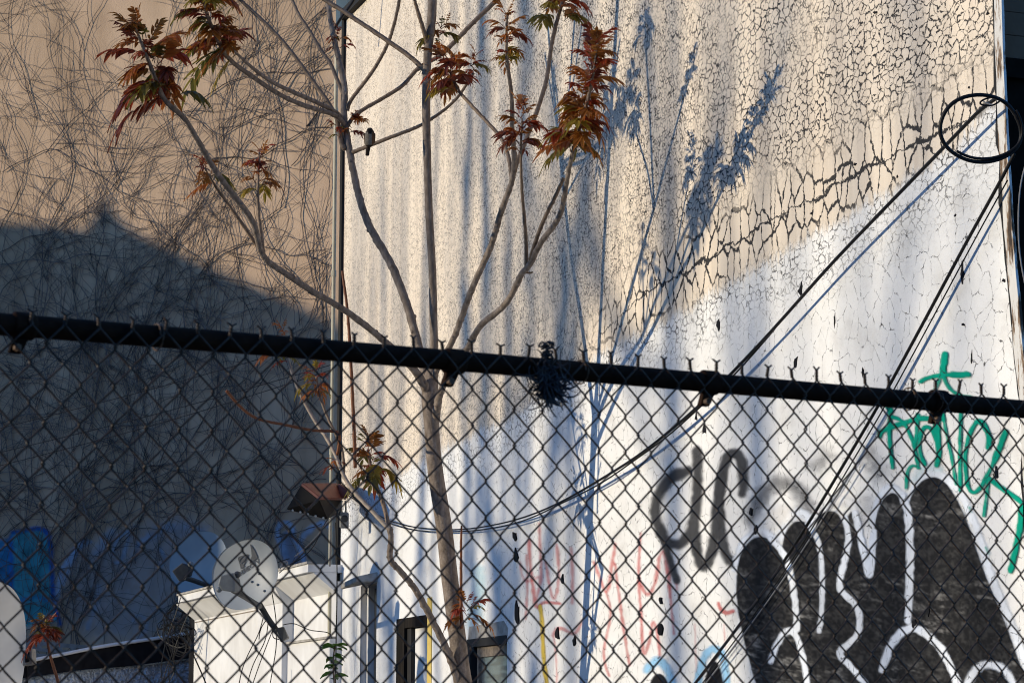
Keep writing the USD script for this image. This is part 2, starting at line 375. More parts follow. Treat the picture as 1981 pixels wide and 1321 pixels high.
M['wall'] = mat('crackled_wall_paint', nd, lk, 'pp.BSDF')

nd, lk, o = wall_nodes()
nd['tint'] = ('attribute', {'attribute': 'tint'}); nd['cov'] = ('attribute', {'attribute': 'cover'})
nd['sp'] = ('noise_texture', {'scale': 240.0, 'detail': 1.0}); lk.append(('uv.UV', 'sp.vector'))
lo = o['math_']('lo', 'multiply_add', 'sp.fac', 1.0, -.5)
cv = o['math_']('cv', 'multiply_add', lo, o['math_']('amp', 'multiply', o['math_']('cc1', 'multiply', 'cov.fac', o['math_']('cc2', 'subtract', 1.0, 'cov.fac')), 5.0), 'cov.fac', clamp=True)
nd['wear'] = ('rgb_ramp', {'ramp': [(.3, (.75, .75, .75)), (.6, (1.1, 1.1, 1.1))]}); lk.append((o['st2'], 'wear.fac'))
nd['tw'] = ('mix', {'mix_type': 'multiply', 'fac': 1.0}); lk += [('tint.color', 'tw.color1'), ('wear.color', 'tw.color2')]
nd['fin'] = ('mix', {'color2': (.03, .03, .03)}); lk += [(o['crack'], 'fin.fac'), ('tw.color', 'fin.color1')]
nd['bmp'] = ('bump', {'strength': .4, 'distance': .006}); lk.append((o['math_']('inv', 'subtract', 1.0, o['crack']), 'bmp.height'))
nd['pp'] = ('principled_bsdf', {'roughness': .75, 'specular_ior_level': .08}); lk += [('fin.color', 'pp.base_color'), ('bmp.normal', 'pp.normal')]
nd['tr'] = ('transparent_bsdf', {}); nd['mx'] = ('mix_closure', {}); lk += [(cv, 'mx.fac'), ('tr.BSDF', 'mx.closure1'), ('pp.BSDF', 'mx.closure2')]
M['spray'] = mat('spray_paint', nd, lk, 'mx.closure')

M['tan'] = mat('tan_stucco', {
    'g': ('geometry', {}), 'm': ('mapping', {'scale': (1, 1, .22)}), 'n': ('noise_texture', {'scale': 1.6, 'detail': 6, 'roughness': .62}),
    'n1': ('noise_texture', {'scale': .9, 'detail': 5, 'roughness': .6}),
    'r': ('rgb_ramp', {'ramp': [(.32, (.40, .285, .19)), (.5, (.50, .36, .245)), (.68, (.58, .42, .29))]}),
    'r1': ('rgb_ramp', {'ramp': [(.32, (.80, .78, .77)), (.6, (1, 1, 1))]}), 'x': ('mix', {'mix_type': 'multiply', 'fac': .9}),
    'n2': ('noise_texture', {'scale': 70, 'detail': 3}), 'b': ('bump', {'strength': .5, 'distance': .012}),
    'p': ('principled_bsdf', {'roughness': .9, 'specular_ior_level': .15})},
    [('g.position', 'm.vector'), ('m.vector', 'n.vector'), ('g.position', 'n1.vector'), ('g.position', 'n2.vector'), ('n.fac', 'r.fac'), ('n1.fac', 'r1.fac'),
     ('r.color', 'x.color1'), ('r1.color', 'x.color2'), ('x.color', 'p.base_color'), ('n2.fac', 'b.height'), ('b.normal', 'p.normal')], 'p.BSDF')
M['spray_tan'] = mat('faded_spray_paint', {
    'tint': ('attribute', {'attribute': 'tint'}), 'cov': ('attribute', {'attribute': 'cover'}), 'g': ('geometry', {}),
    'n': ('noise_texture', {'scale': 9, 'detail': 5}), 'r': ('rgb_ramp', {'ramp': [(.3, (.6, .6, .6)), (.6, (1, 1, 1))]}),
    'x': ('mix', {'mix_type': 'multiply', 'fac': 1.0}), 'p': ('principled_bsdf', {'roughness': .85, 'specular_ior_level': .2}),
    't': ('transparent_bsdf', {}), 'm': ('mix_closure', {})},
    [('g.position', 'n.vector'), ('n.fac', 'r.fac'), ('tint.color', 'x.color1'), ('r.color', 'x.color2'), ('x.color', 'p.base_color'),
     ('cov.fac', 'm.fac'), ('t.BSDF', 'm.closure1'), ('p.BSDF', 'm.closure2')], 'm.closure')
M['trim'] = mat('peeling_white_trim', {
    'g': ('geometry', {}), 'm': ('mapping', {'scale': (1, 1, .18)}), 'n': ('noise_texture', {'scale': 24, 'detail': 5, 'roughness': .7}),
    'r': ('rgb_ramp', {'ramp': [(.38, (.05, .035, .025)), (.45, (.24, .16, .10)), (.50, (.62, .61, .58)), (.8, (.72, .71, .69))]}),
    'b': ('bump', {'strength': .9, 'distance': .01}), 'p': ('principled_bsdf', {'roughness': .8, 'specular_ior_level': .25})},
    [('g.position', 'm.vector'), ('m.vector', 'n.vector'), ('n.fac', 'r.fac'), ('r.color', 'p.base_color'), ('n.fac', 'b.height'), ('b.normal', 'p.normal')], 'p.BSDF')
M['bird'] = mat('sparrow_plumage', {
    'a': ('attribute', {'attribute': 'tint'}), 'g': ('geometry', {}), 'n': ('noise_texture', {'scale': 160, 'detail': 3}),
    'r': ('rgb_ramp', {'ramp': [(.35, (.7, .7, .7)), (.65, (1.15, 1.15, 1.15))]}), 'x': ('mix', {'mix_type': 'multiply', 'fac': 1.0}),
    'p': ('principled_bsdf', {'roughness': .85, 'specular_ior_level': .15})},
    [('g.position', 'n.vector'), ('n.fac', 'r.fac'), ('a.color', 'x.color1'), ('r.color', 'x.color2'), ('x.color', 'p.base_color')], 'p.BSDF')

# ------------------------------------------------------------------ ground
gx = 120.0
obj('ground', (np.array([[-gx, -gx, 0], [gx, -gx, 0], [gx, gx, 0], [-gx, gx, 0]], float), np.array([[0, 1, 2], [0, 2, 3]])), M['ground'], kind='structure', label='concrete ground of the lot')

# ------------------------------------------------------------------ the white crackled building
ZTOP = float(WALL.lz(657., 46.)[1])
WB = thing('white_building', WALL.w(LC / 2, 0.0), 'white and cream building wall with crackled paint and graffiti', 'building')
edge_px = np.array([(1936, -40), (1941, 120), (1947, 250), (1957, 430), (1968, 560), (1978, 660), (1992, 800)], float)
edge = WALL.lz(*edge_px.T); eo = np.argsort(edge[:, 1])
def l_edge(z): return np.interp(z, edge[eo, 1], edge[eo, 0])

def rect_px(x0, x1, ytop_mid, zbot):
    a = WALL.lz(float(x0), float(ytop_mid)); b = WALL.lz(float(x1), float(ytop_mid))
    zt = float(WALL.lz((x0 + x1) / 2.0, float(ytop_mid))[1])
    return sorted((float(a[0]), float(b[0]))) + [zbot, zt]
WIN1 = rect_px(698, 729, 1130, .9); WIN2 = rect_px(768, 836, 1192, .9); WIN3 = rect_px(904, 981, 1232, .95)
OPEN = [WIN1, WIN2, WIN3]
ls = np.unique(np.round(np.concatenate([np.linspace(0, 1, 90) * LC] + [w[:2] for w in OPEN]), 5))
zs = np.unique(np.round(np.concatenate([np.linspace(0, ZTOP, 70)] + [w[2:] for w in OPEN]), 5))
Lg, Zg = np.meshgrid(ls, zs, indexing='ij')
fr = np.clip(1 - Lg / 1.2, 0, 1)                     # bend the near end to the leaning corner
Lw = Lg + fr * l_edge(Zg)
lzv = np.stack([Lw, Zg], -1).reshape(-1, 2)
idx = np.arange(len(ls) * len(zs)).reshape(len(ls), len(zs))
a_, b_, c_, d_ = idx[:-1, :-1], idx[1:, :-1], idx[1:, 1:], idx[:-1, 1:]
lm, zm = (Lg[:-1, :-1] + Lg[1:, 1:]) / 2, (Zg[:-1, :-1] + Zg[1:, 1:]) / 2
keep = np.ones_like(lm, bool)
for w in OPEN: keep &= ~((lm > w[0]) & (lm < w[1]) & (zm > w[2]) & (zm < w[3]))
q = np.stack([a_[keep], b_[keep], c_[keep], d_[keep]], -1)
wp = WALL.w(lzv[:, 0], lzv[:, 1])
tri = np.vstack([q[:, [0, 1, 2]], q[:, [0, 2, 3]]])
nn = np.cross(wp[tri[:, 1]] - wp[tri[:, 0]], wp[tri[:, 2]] - wp[tri[:, 0]])
if (nn @ WALL.n).mean() < 0: tri = tri[:, ::-1]
obj('wall', (wp, tri), M['wall'], WB, uv=lzv)
# the body behind: far end, back, roof, roof edge
obj('roof', slab(WALL, [(0.02, ZTOP - .10), (LC - .01, ZTOP - .10), (LC - .01, ZTOP - .02), (0.02, ZTOP - .02)], -.01, -6.0), M['tar'], WB)
obj('far_end_wall', slab(WALL, [(LC - .16, 0), (LC - .002, 0), (LC - .002, ZTOP - .11), (LC - .16, ZTOP - .11)], -.004, -6.0), M['lowwhite'], WB)
obj('roof_edge', slab(WALL, [(-.1, ZTOP - .03), (LC + .03, ZTOP - .03), (LC + .03, ZTOP + .05), (-.1, ZTOP + .05)], .05, -.2), M['black'], WB)
obj('back_wall', slab(WALL, [(0.02, 0), (LC - .17, 0), (LC - .17, ZTOP - .11), (.02, ZTOP - .11)], -5.8, -6.0), M['lowwhite'], WB)

def frame_bar(l0, l1, z0, z1, o0, o1): return slab(WALL, [(l0, z0), (l1, z0), (l1, z1), (l0, z1)], o0, o1)
DEEP = .30
for i, w in enumerate(OPEN):
    l0, l1, z0, z1 = w
    # masonry returns of the opening
    for nme, b in (('window_jamb', (l0 - .05, l0 - .001, z0, z1)), ('window_jamb', (l1 + .001, l1 + .05, z0, z1)), ('window_head', (l0 - .05, l1 + .05, z1 + .001, z1 + .05)), ('window_sill', (l0 - .05, l1 + .05, z0 - .05, z0 - .001))):
        obj(nme, frame_bar(*b, -.004, -DEEP - .15), M['darkwood'] if i == 1 else M['lowwhite'] if nme == 'window_jamb' else M['concrete'], WB)
    obj('room_back', frame_bar(l0 - .3, l1 + .3, z0 - .2, z1 + .2, -DEEP - .6, -DEEP - .65), M['black'], WB)
# window 1: deep dark slot with a slanted concrete hood
l0, l1, z0, z1 = WIN1
wf = obj('window', frame_bar(l0 + .02, l1 - .02, z0, z1 - .02, -.10, -.13), M['arm'], WB, label='narrow dark window under the slanted hood')
obj('frame', join([frame_bar(l0, l0 + .05, z0, z1, -.05, -.16), frame_bar(l1 - .05, l1, z0, z1, -.05, -.16)]), M['lowwhite'], wf)
hood = np.vstack([WALL.at(np.array([729., 729., 712., 712.]), np.array([1112., 1122., 1122., 1132.]), off) for off in (0.0,)])
hc = [WALL.at(731., 1108., 0.), WALL.at(731., 1122., 0.), WALL.at(700., 1118., 0.0), WALL.at(700., 1128., 0.0)]
hc += [WALL.at(731., 1118., .17) , WALL.at(731., 1124., .17), WALL.at(700., 1132., .17), WALL.at(700., 1138., .17)]
obj('window_hood', hexa(hc, .012), M['concrete'], WB, label='slanted concrete hood over narrow window')
# window 2: black frame, pale panel
l0, l1, z0, z1 = WIN2
wf = obj('window', join([frame_bar(l1 - .20, l1, z0, z1, .004, -.10), frame_bar(l0 + .10, l1 - .201, z1 - .075, z1 - .001, .003, -.12)]), M['darkwood'], WB, label='window with thick black frame and pale panel')
obj('pane', frame_bar(l0 + .105, l1 - .30, z0, z1 - .08, -.05, -.058), M['lowwhite'], wf, label='pale panel filling the window')
obj('frame', frame_bar(l1 - .30, l1 - .202, z0, z1 - .08, -.02, -.14), M['black'], wf)
M['yellow'] = simple('yellow_paint', (.55, .40, .09), (.66, .50, .14), 12, .7, .3)
obj('yellow_edge', frame_bar(l0 + .0, l0 + .099, z0, z1 + .12, .006, -.02), M['yellow'], wf)
# window 3: black outer frame, weathered sash, dusty pane
l0, l1, z0, z1 = WIN3
wf = obj('window', join([frame_bar(l0, l1, z1 - .055, z1, .004, -.14), frame_bar(l1 - .07, l1, z0, z1 - .056, .003, -.12)]), M['black'], WB, label='small window with weathered wooden sash')
obj('sash', join([frame_bar(l0 + .01, l1 - .12, z1 - .125, z1 - .057, -.03, -.08), frame_bar(l1 - .155, l1 - .121, z0, z1 - .126, -.03, -.08), frame_bar(l0 + .002, l0 + .035, z0, z1 - .126, -.03, -.08)]), M['oldwood'], wf)
obj('pane', frame_bar(l0 + .036, l1 - .156, z0, z1 - .127, -.05, -.056), M['glass'], wf)
obj('curtain', frame_bar(l0 - .02, l1 + .02, z0, z1, -.22, -.23), simple('grey_curtain', (.16, .19, .19), (.26, .30, .29), 3, .9, .3, stretch=(6, 6, .3)), wf)
# bare concrete lintels over windows
def wall_patch_poly(name, pts_px, m, off0, off1, label=None):
    return obj(name, slab(WALL, WALL.lz(*np.array(pts_px, float).T), off0, off1), m, WB, label=label)
wall_patch_poly('lintel', [(908, 1212), (975, 1200), (983, 1214), (982, 1229), (906, 1238)], M['concrete'], .003, -.003)

# right corner board and dark facade round the corner
te = np.stack([l_edge(zs), zs], -1)
strip = []
tz = np.linspace(0, ZTOP, 120); rng = np.random.default_rng(5)
wob = np.interp(tz, np.linspace(0, ZTOP, 60), rng.normal(0, .008, 60))
inner = l_edge(tz) + .055 + wob; outer = l_edge(tz) - .012 + wob * .3
obj('corner_board', slab(WALL, np.vstack([np.stack([inner, tz], -1), np.stack([outer, tz], -1)[::-1]]), .009, -.003), M['trim'], WB, label='peeling white corner board at the near end')
gap_in = l_edge(tz) + .075 + np.interp(tz, np.linspace(0, ZTOP, 90), rng.normal(0, .010, 90)); 
obj('corner_gap', slab(WALL, np.vstack([np.stack([gap_in, tz], -1), np.stack([inner - .004, tz], -1)[::-1]]), .003, -.01), M['black'], WB)
FACD = Plane(WALL.w(-.03, 0.)[:2], (-WALL.n)[:2])
FD = thing('dark_facade', FACD.w(1.0, 0), 'black painted facade with beige siding above, past the corner board', 'building')
ztr = float(FACD.lz(1968., 116.)[1])
shear = lambda pts: [(l + .0, z) for l, z in pts]
obj('facade_wall', slab(FACD, [(.012, 0), (5, 0), (5, ztr - .002), (.012, ztr - .002)], .0, -.2), M['blackwall'], FD)
bh = .105
for k in range(22):
    z0 = ztr + k * bh
    v, f = slab(FACD, [(.03, z0), (5, z0), (5, z0 + bh - .003), (.03, z0 + bh - .003)], .012, -.1)
    obj('siding_board', (v, f), M['siding'], FD)
obj('trim_board', slab(FACD, [(.012, ztr - .09), (5, ztr - .09), (5, ztr - .004), (.012, ztr - .004)], .03, .001), M['blackwall'], FD)

# flakes of lost paint: thin ragged dark chips
FL = [(1549, 563, 5, 17), (1390, 630, 4, 13), (1862, 530, 4, 24), (1615, 620, 2, 14), (1540, 700, 4, 15), (1363, 830, 4, 14), (1347, 806, 3, 9), (1000, 1078, 4, 18),
      (997, 1035, 4, 10), (1002, 1185, 4, 22), (1880, 690, 2, 12), (1772, 1205, 6, 9), (1752, 1170, 3, 10), (1465, 1025, 3, 10), (1800, 1180, 2, 12), (1455, 990, 3, 9), (1930, 915, 2, 12), (1670, 720, 2, 10), (1875, 170, 2, 3), (1655, 318, 3, 3), (1570, 413, 3, 3), (1736, 342, 3, 3), (1693, 25, 4, 4), (1911, 26, 4, 4), (1848, 417, 3, 3), (1942, 542, 4, 4), (1864, 628, 3, 3), (1620, 770, 3, 4), (1280, 1160, 3, 10), (1280, 1215, 5, 12), (1080, 1226, 4, 15), (1113, 1238, 3, 10), (1090, 1120, 2, 12)]
rng = np.random.default_rng(11)
for x, y, rx, ry in FL:
    th = np.linspace(0, 2 * np.pi, 11)[:-1]; rr = rng.uniform(.45, 1.25, 10)
    pts = np.stack([x + rx * rr * np.cos(th), y + ry * rr * np.sin(th)], -1)
    obj('bare_spot', slab(WALL, WALL.lz(*pts.T), .0105 if y > 900 else .002, -.002), M['tar'], WB)

# ------------------------------------------------------------------ graffiti
def sd_polyline(q, pts, wid):
    """smallest (distance - halfwidth) from points q to a chain of capsules"""
    best = np.full(len(q), 1e9)
    for (a, b), (wa, wb) in zip(zip(pts[:-1], pts[1:]), zip(wid[:-1], wid[1:])):
        ab = b - a; L2 = ab @ ab + 1e-9
        t = np.clip(((q - a) @ ab) / L2, 0, 1)
        d = np.linalg.norm(q - (a + t[:, None] * ab), axis=1) - (wa + t * (wb - wa)) / 2
        best = np.minimum(best, d)
    return best

def patch(name, parts, parent, plane, material, off, label, step=2.2, extra=None):
    """parts: dict(kind 'stroke'/'fill', pts px, w, soft, col, a); later parts go over earlier ones; drawn on the wall as a thin coat"""
    allp = np.vstack([np.asarray(p['pts'], float) for p in parts]); pad = max(p.get('w', 0) / 2 + p.get('soft', 3) for p in parts) + 4
    lo, hi = allp.min(0) - pad, allp.max(0) + pad
    lo[0] = max(lo[0], -60); hi[0] = min(hi[0], 2010); hi[1] = min(hi[1], 1420)
    nx, ny = int((hi[0] - lo[0]) / step) + 2, int((hi[1] - lo[1]) / step) + 2
    X, Y = np.meshgrid(np.linspace(lo[0], hi[0], nx), np.linspace(lo[1], hi[1], ny), indexing='ij')
    q = np.stack([X, Y], -1).reshape(-1, 2)
    cov = np.zeros(len(q)); col = np.tile(np.asarray(parts[0]['col'], float), (len(q), 1))
    wobble = (meshkit.noise(np.c_[q / 9.0, np.zeros(len(q))], 3) - .5)
    for p in parts:
        if p['kind'] == 'fill':
            pts = np.asarray(p['pts'], float)
            if p.get('curve', True): pts = spl(np.vstack([pts, pts[:1]]), n=len(pts) * 6)
            pg = Polygon(pts).buffer(0)
            ins = shapely.contains_xy(pg, q[:, 0], q[:, 1])
            d = shapely.distance(shapely.points(q), pg.boundary); d = np.where(ins, -d, d)
        else:
            pts = np.asarray(p['pts'], float)
            if len(pts) > 2 and p.get('curve', True): 
                w = p['w']; pts = spl(pts, n=len(pts) * 5)
            wv = np.interp(np.linspace(0, 1, len(pts)), [0, .06, .94, 1], [p['w'] * p.get('e0', .85), p['w'], p['w'], p['w'] * p.get('e1', .85)])
            near = np.all((q > pts.min(0) - p['w'] - 3 * p.get('soft', 3)) & (q < pts.max(0) + p['w'] + 3 * p.get('soft', 3)), axis=1)
            d = np.full(len(q), 1e9); d[near] = sd_polyline(q[near], pts, wv)
        s = p.get('soft', 2.0); d = d + wobble * (s * .8 + (.10 * p.get('w', 0) if s < 4 else 0))
        a = np.clip(.5 - d / (2 * s), 0, 1); a = a * a * (3 - 2 * a) * p.get('a', 1.0)
        c = np.asarray(p['col'], float)
        if 'mod' in p: c = p['mod'](q)
        else: c = np.tile(c, (len(q), 1))
        newc = a + cov * (1 - a)
        col = np.where((a > 0)[:, None], (c * a[:, None] + col * (cov * (1 - a))[:, None]) / np.maximum(newc, 1e-6)[:, None], col)
        cov = newc
    id_ = np.arange(len(q)).reshape(nx, ny); cv = cov.reshape(nx, ny)
    mx = np.maximum.reduce([cv[:-1, :-1], cv[1:, :-1], cv[1:, 1:], cv[:-1, 1:]]) > .004
    lzq = plane.lz(q[:, 0], q[:, 1])
    okl = np.ones_like(mx)
    if plane is WALL:
        lc = lzq[:, 0].reshape(nx, ny); zc_ = lzq[:, 1].reshape(nx, ny)
        for w in OPEN: okl &= ~((lc[:-1, :-1] > w[0] - .02) & (lc[:-1, :-1] < w[1] + .02) & (zc_[:-1, :-1] < w[3] + .01))
        okl &= lc[1:, 1:] > l_edge(zc_[1:, 1:]) + .06
    keep = mx & okl
    a_, b_, c_, d_ = (id_[:-1, :-1][keep], id_[1:, :-1][keep], id_[1:, 1:][keep], id_[:-1, 1:][keep])
    tri = np.vstack([np.stack([a_, b_, c_], -1), np.stack([a_, c_, d_], -1)])
    u, inv = np.unique(tri, return_inverse=True); tri = inv.reshape(-1, 3)
    pts3 = plane.w(lzq[u, 0], lzq[u, 1], np.full(len(u), off))
    nn = np.cross(pts3[tri[:, 1]] - pts3[tri[:, 0]], pts3[tri[:, 2]] - pts3[tri[:, 0]])
    if (nn @ plane.n).mean() < 0: tri = tri[:, ::-1]
    return obj(name, (pts3, tri), material, parent, label=label, uv=lzq[u], prim={'cover': ('f', cov[u]), 'tint': ('c', col[u])})

def zl(*pts): return [(1281 + x / 2.83, 861 + y / 2.83) for x, y in pts]
def z6(*pts): return [(1281 + x / 2.83, 430 + y / 2.83) for x, y in pts]
def z2(*pts): return [(600 + x / 2.83, 861 + y / 2.83) for x, y in pts]
def S(pts, w, col, soft=1.6, a=1.0, **k): return dict(kind='stroke', pts=pts, w=w, soft=soft, col=col, a=a, **k)
def Fp(pts, col, soft=1.6, a=1.0, **k): return dict(kind='fill', pts=pts, soft=soft, col=col, a=a, **k)

RED = (.62, .10, .09); GRN = (.0, .30, .20); GRY = (.055, .056, .06); WHT = (.76, .81, .88); LBL = (.30, .56, .80); YEL = (.70, .50, .08)
patch('red_tag', [S(z2((1200, 520), (1205, 650), (1218, 760), (1235, 880)), 6, RED, 3, .55), S(z2((1185, 600), (1190, 760), (1180, 950)), 4, RED, 2, .4), S(z2((1255, 430), (1262, 600), (1265, 720), (1240, 840)), 5, RED, 3, .45),
    S(z2((1290, 640), (1310, 760), (1335, 840), (1360, 740), (1350, 540)), 5, RED, 3, .45), S(z2((1245, 890), (1280, 862), (1370, 866)), 5, RED, 2, .6), S(z2((1430, 560), (1437, 700), (1435, 860)), 5, RED, 3, .4), S(z2((1150, 640), (1180, 740), (1250, 720)), 4, RED, 3, .35),
    S(z2((1330, 1040), (1370, 1000), (1440, 1030), (1490, 960)), 5, RED, 3, .45), S(z2((1335, 1050), (1350, 1200), (1350, 1300)), 3, RED, 2, .35)], WB, WALL, M['spray'], .0015, 'faint red scrawl on white paint')
patch('red_tag', [S(z2((1555, 640), (1590, 730), (1622, 800), (1650, 680), (1672, 540)), 6, RED, 3, .5), S(z2((1620, 800), (1645, 920), (1615, 1080), (1612, 1180), (1638, 1260)), 4, RED, 2, .45), S(z2((1670, 650), (1700, 880), (1730, 1090), (1750, 1200)), 5, RED, 2.5, .5),
    S(z2((1812, 480), (1800, 650), (1803, 800), (1815, 960), (1830, 1140), (1862, 1050), (1880, 965), (1900, 1020), (1916, 1160)), 5, RED, 2.5, .5), S(z2((1803, 740), (1850, 815), (1895, 730), (1915, 610), (1935, 580), (1960, 660), (1972, 830)), 6, RED, 3, .5)], WB, WALL, M['spray'], .0015, 'faint red looping letters left of the black graffiti')
for st_ in (S(zl((0, 560), (25, 680), (45, 820), (65, 1030)), 4, RED, 2.5, .45), S(zl((310, 865), (330, 905), (360, 918), (390, 908)), 7, RED, 2, .6), S(zl((78, 740), (82, 790)), 6, RED, 3, .4), S(zl((180, 980), (188, 1240)), 3, RED, 2, .3), S(zl((340, 980), (345, 1100)), 3, RED, 2, .3)):
    patch('red_drip', [st_], WB, WALL, M['spray'], .0015, None)
patch('yellow_streak', [S(z2((1262, 880), (1272, 1000), (1280, 1150), (1298, 1320)), 7.5, YEL, 1.5, .9)], WB, WALL, M['spray'], .003, 'yellow painted drip')
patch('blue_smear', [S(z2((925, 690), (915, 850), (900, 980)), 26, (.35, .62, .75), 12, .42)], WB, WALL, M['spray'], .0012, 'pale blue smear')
patch('grey_letters', [
    S(zl((150, 140), (70, 170), (0, 240), (-36, 340), (-20, 440), (40, 530), (105, 535), (160, 460), (188, 330), (195, 180), (192, 30)), 19, GRY, 5, .9),
    S(zl((60, 150), (0, 260), (-20, 330)), 20, GRY, 12, .35), S(zl((-10, 470), (35, 600), (66, 690), (85, 750)), 13, GRY, 4, .9, e1=.4),
    S(zl((178, 440), (192, 570), (225, 660), (268, 600), (292, 470), (305, 330), (330, 170)), 19, GRY, 5, .9),
    S(zl((440, 265), (445, 150), (420, 60), (380, 45), (335, 140), (315, 300), (325, 460), (350, 590), (395, 640), (450, 560)), 19, GRY, 5, .9),
    S(zl((490, 400), (540, 290), (620, 215), (700, 215), (770, 280), (800, 360)), 24, (.10, .10, .105), 13, .6),
    S(zl((860, 100), (900, 60)), 26, (.12, .12, .125), 22, .5), S(zl((1130, 60), (1190, 150)), 26, (.12, .12, .125), 22, .5), S(zl((1090, 420), (1120, 300)), 20, (.2, .2, .21), 16, .35)], WB, WALL, M['spray'], .003, 'soft grey spray letters beside the black graffiti')
BUB = zl((560, 1420), (520, 1302), (470, 1130), (430, 960), (412, 800), (420, 660), (455, 560), (520, 505), (585, 515), (640, 575), (665, 540), (690, 460), (740, 418), (800, 430), (838, 470), (862, 395), (905, 362), (955, 368), (990, 420), (1010, 470), (1025, 385), (1048, 365), (1075, 440), (1105, 570), (1140, 690), (1160, 580), (1172, 430), (1215, 300), (1265, 262), (1310, 300), (1338, 372), (1370, 280), (1425, 200), (1480, 176), (1540, 195), (1605, 275), (1670, 410), (1725, 570), (1790, 750), (1855, 905), (1925, 1090), (1985, 1240), (2040, 1420))
def dusty(q):
    bend_ = 9 * meshkit.noise(np.c_[q / 40.0, np.zeros(len(q))], 5)
    n = meshkit.fbm(np.c_[q[:, 0] / 24.0, (q[:, 1] + bend_ - .18 * q[:, 0]) / 7.0, np.zeros(len(q))], 5, 7)
    f2 = meshkit.fbm(np.c_[q / 5.0, np.zeros(len(q))], 3, 17)
    big = meshkit.fbm(np.c_[q / 60.0, np.zeros(len(q))], 3, 9)
    k = np.clip((n - .50) * 3.2, 0, 1) * np.clip(big * 3.2 - 1.25, 0, 1) * np.clip(f2 * 2.2 - .3, .1, 1) + .10 * np.clip(f2 * 3 - 1.2, 0, 1)
    return np.array([.014, .014, .015]) + k[:, None] * np.array([.24, .235, .225])
patch('white_halo', [Fp(BUB, WHT, 9, .9), S(zl((1370, 290), (1420, 190), (1490, 150), (1580, 200), (1650, 290), (1730, 470), (1800, 700), (1880, 890), (1950, 1070), (2030, 1280)), 15, WHT, 4, .95), S(zl((405, 680), (430, 570), (480, 500), (560, 470), (620, 520)), 13, WHT, 4, .95),
    S(zl((655, 510), (690, 420), (750, 370), (830, 420)), 16, WHT, 5, .9), S(zl((840, 430), (900, 330), (960, 300), (1040, 320), (1060, 380)), 17, (.78, .79, .80), 7, .9), S(zl((1165, 420), (1200, 280), (1260, 235), (1320, 270)), 14, WHT, 4, .9), S(zl((520, 470), (600, 400), (680, 380)), 34, (.78, .77, .75), 12, .8), S(zl((1390, 190), (1430, 130), (1530, 130)), 12, (.62, .78, .84), 7, .6)], WB, WALL, M['spray'], .0045, 'pale halo round the black bubble letters')
patch('black_letters', [Fp(BUB, (.012, .012, .013), 1.8, 1.0, mod=dusty)], WB, WALL, M['spray'], .006, 'large black bubble letters')
patch('white_outline', [S(zl((600, 510), (655, 570), (695, 650), (725, 790), (742, 930), (745, 1010)), 11.9, WHT, 1.9, .95), S(zl((800, 430), (850, 500), (876, 600), (884, 760), (880, 900), (868, 1015)), 9.5, WHT, 1.9, .9),
    S(zl((1010, 400), (1025, 500), (1012, 610), (985, 710), (985, 790), (1035, 840), (1078, 900), (1088, 980), (1060, 1060), (980, 1130), (1010, 1180), (1065, 1240), (1130, 1310)), 11.9, WHT, 1.9, .95),
    S(zl((1062, 370), (1092, 500), (1122, 640), (1140, 705), (1156, 590), (1168, 470)), 12.7, WHT, 1.9, .95), S(zl((1325, 280), (1352, 370), (1364, 540), (1364, 740), (1352, 960)), 14.4, WHT, 2.2, .95),
    S(zl((603, 1180), (630, 1100), (675, 1030), (715, 1015), (755, 1080), (785, 1190), (800, 1310)), 11.9, WHT, 1.9, .95), S(zl((1215, 1230), (1240, 1140), (1300, 1040), (1375, 1000), (1450, 1030), (1540, 1120), (1600, 1240), (1640, 1340)), 14.4, WHT, 2.2, .95),
    S(zl((1680, 1320), (1715, 1240), (1790, 1200), (1870, 1220), (1930, 1300)), 14.4, WHT, 3, .95)], WB, WALL, M['spray'], .0075, 'pale outlines inside the black letters')
patch('blue_black_tag', [S(zl((190, 1340), (215, 1210), (265, 1120), (310, 1120), (345, 1220), (355, 1340)), 14, LBL, 4, .9), Fp(zl((225, 1360), (250, 1240), (290, 1180), (318, 1220), (330, 1360)), (.012, .012, .014), 2, 1), S(zl((-80, 1230), (-20, 1180), (30, 1230), (60, 1320)), 15, LBL, 5, .9), Fp(zl((-70, 1360), (-50, 1270), (-10, 1250), (30, 1290), (40, 1360)), (.012, .012, .014), 2, 1)], WB, WALL, M['spray'], .003, 'black humps with light blue edges at the bottom')
zg = lambda *p: [(1700 + x / 4.128, 680 + y / 4.128) for x, y in p]
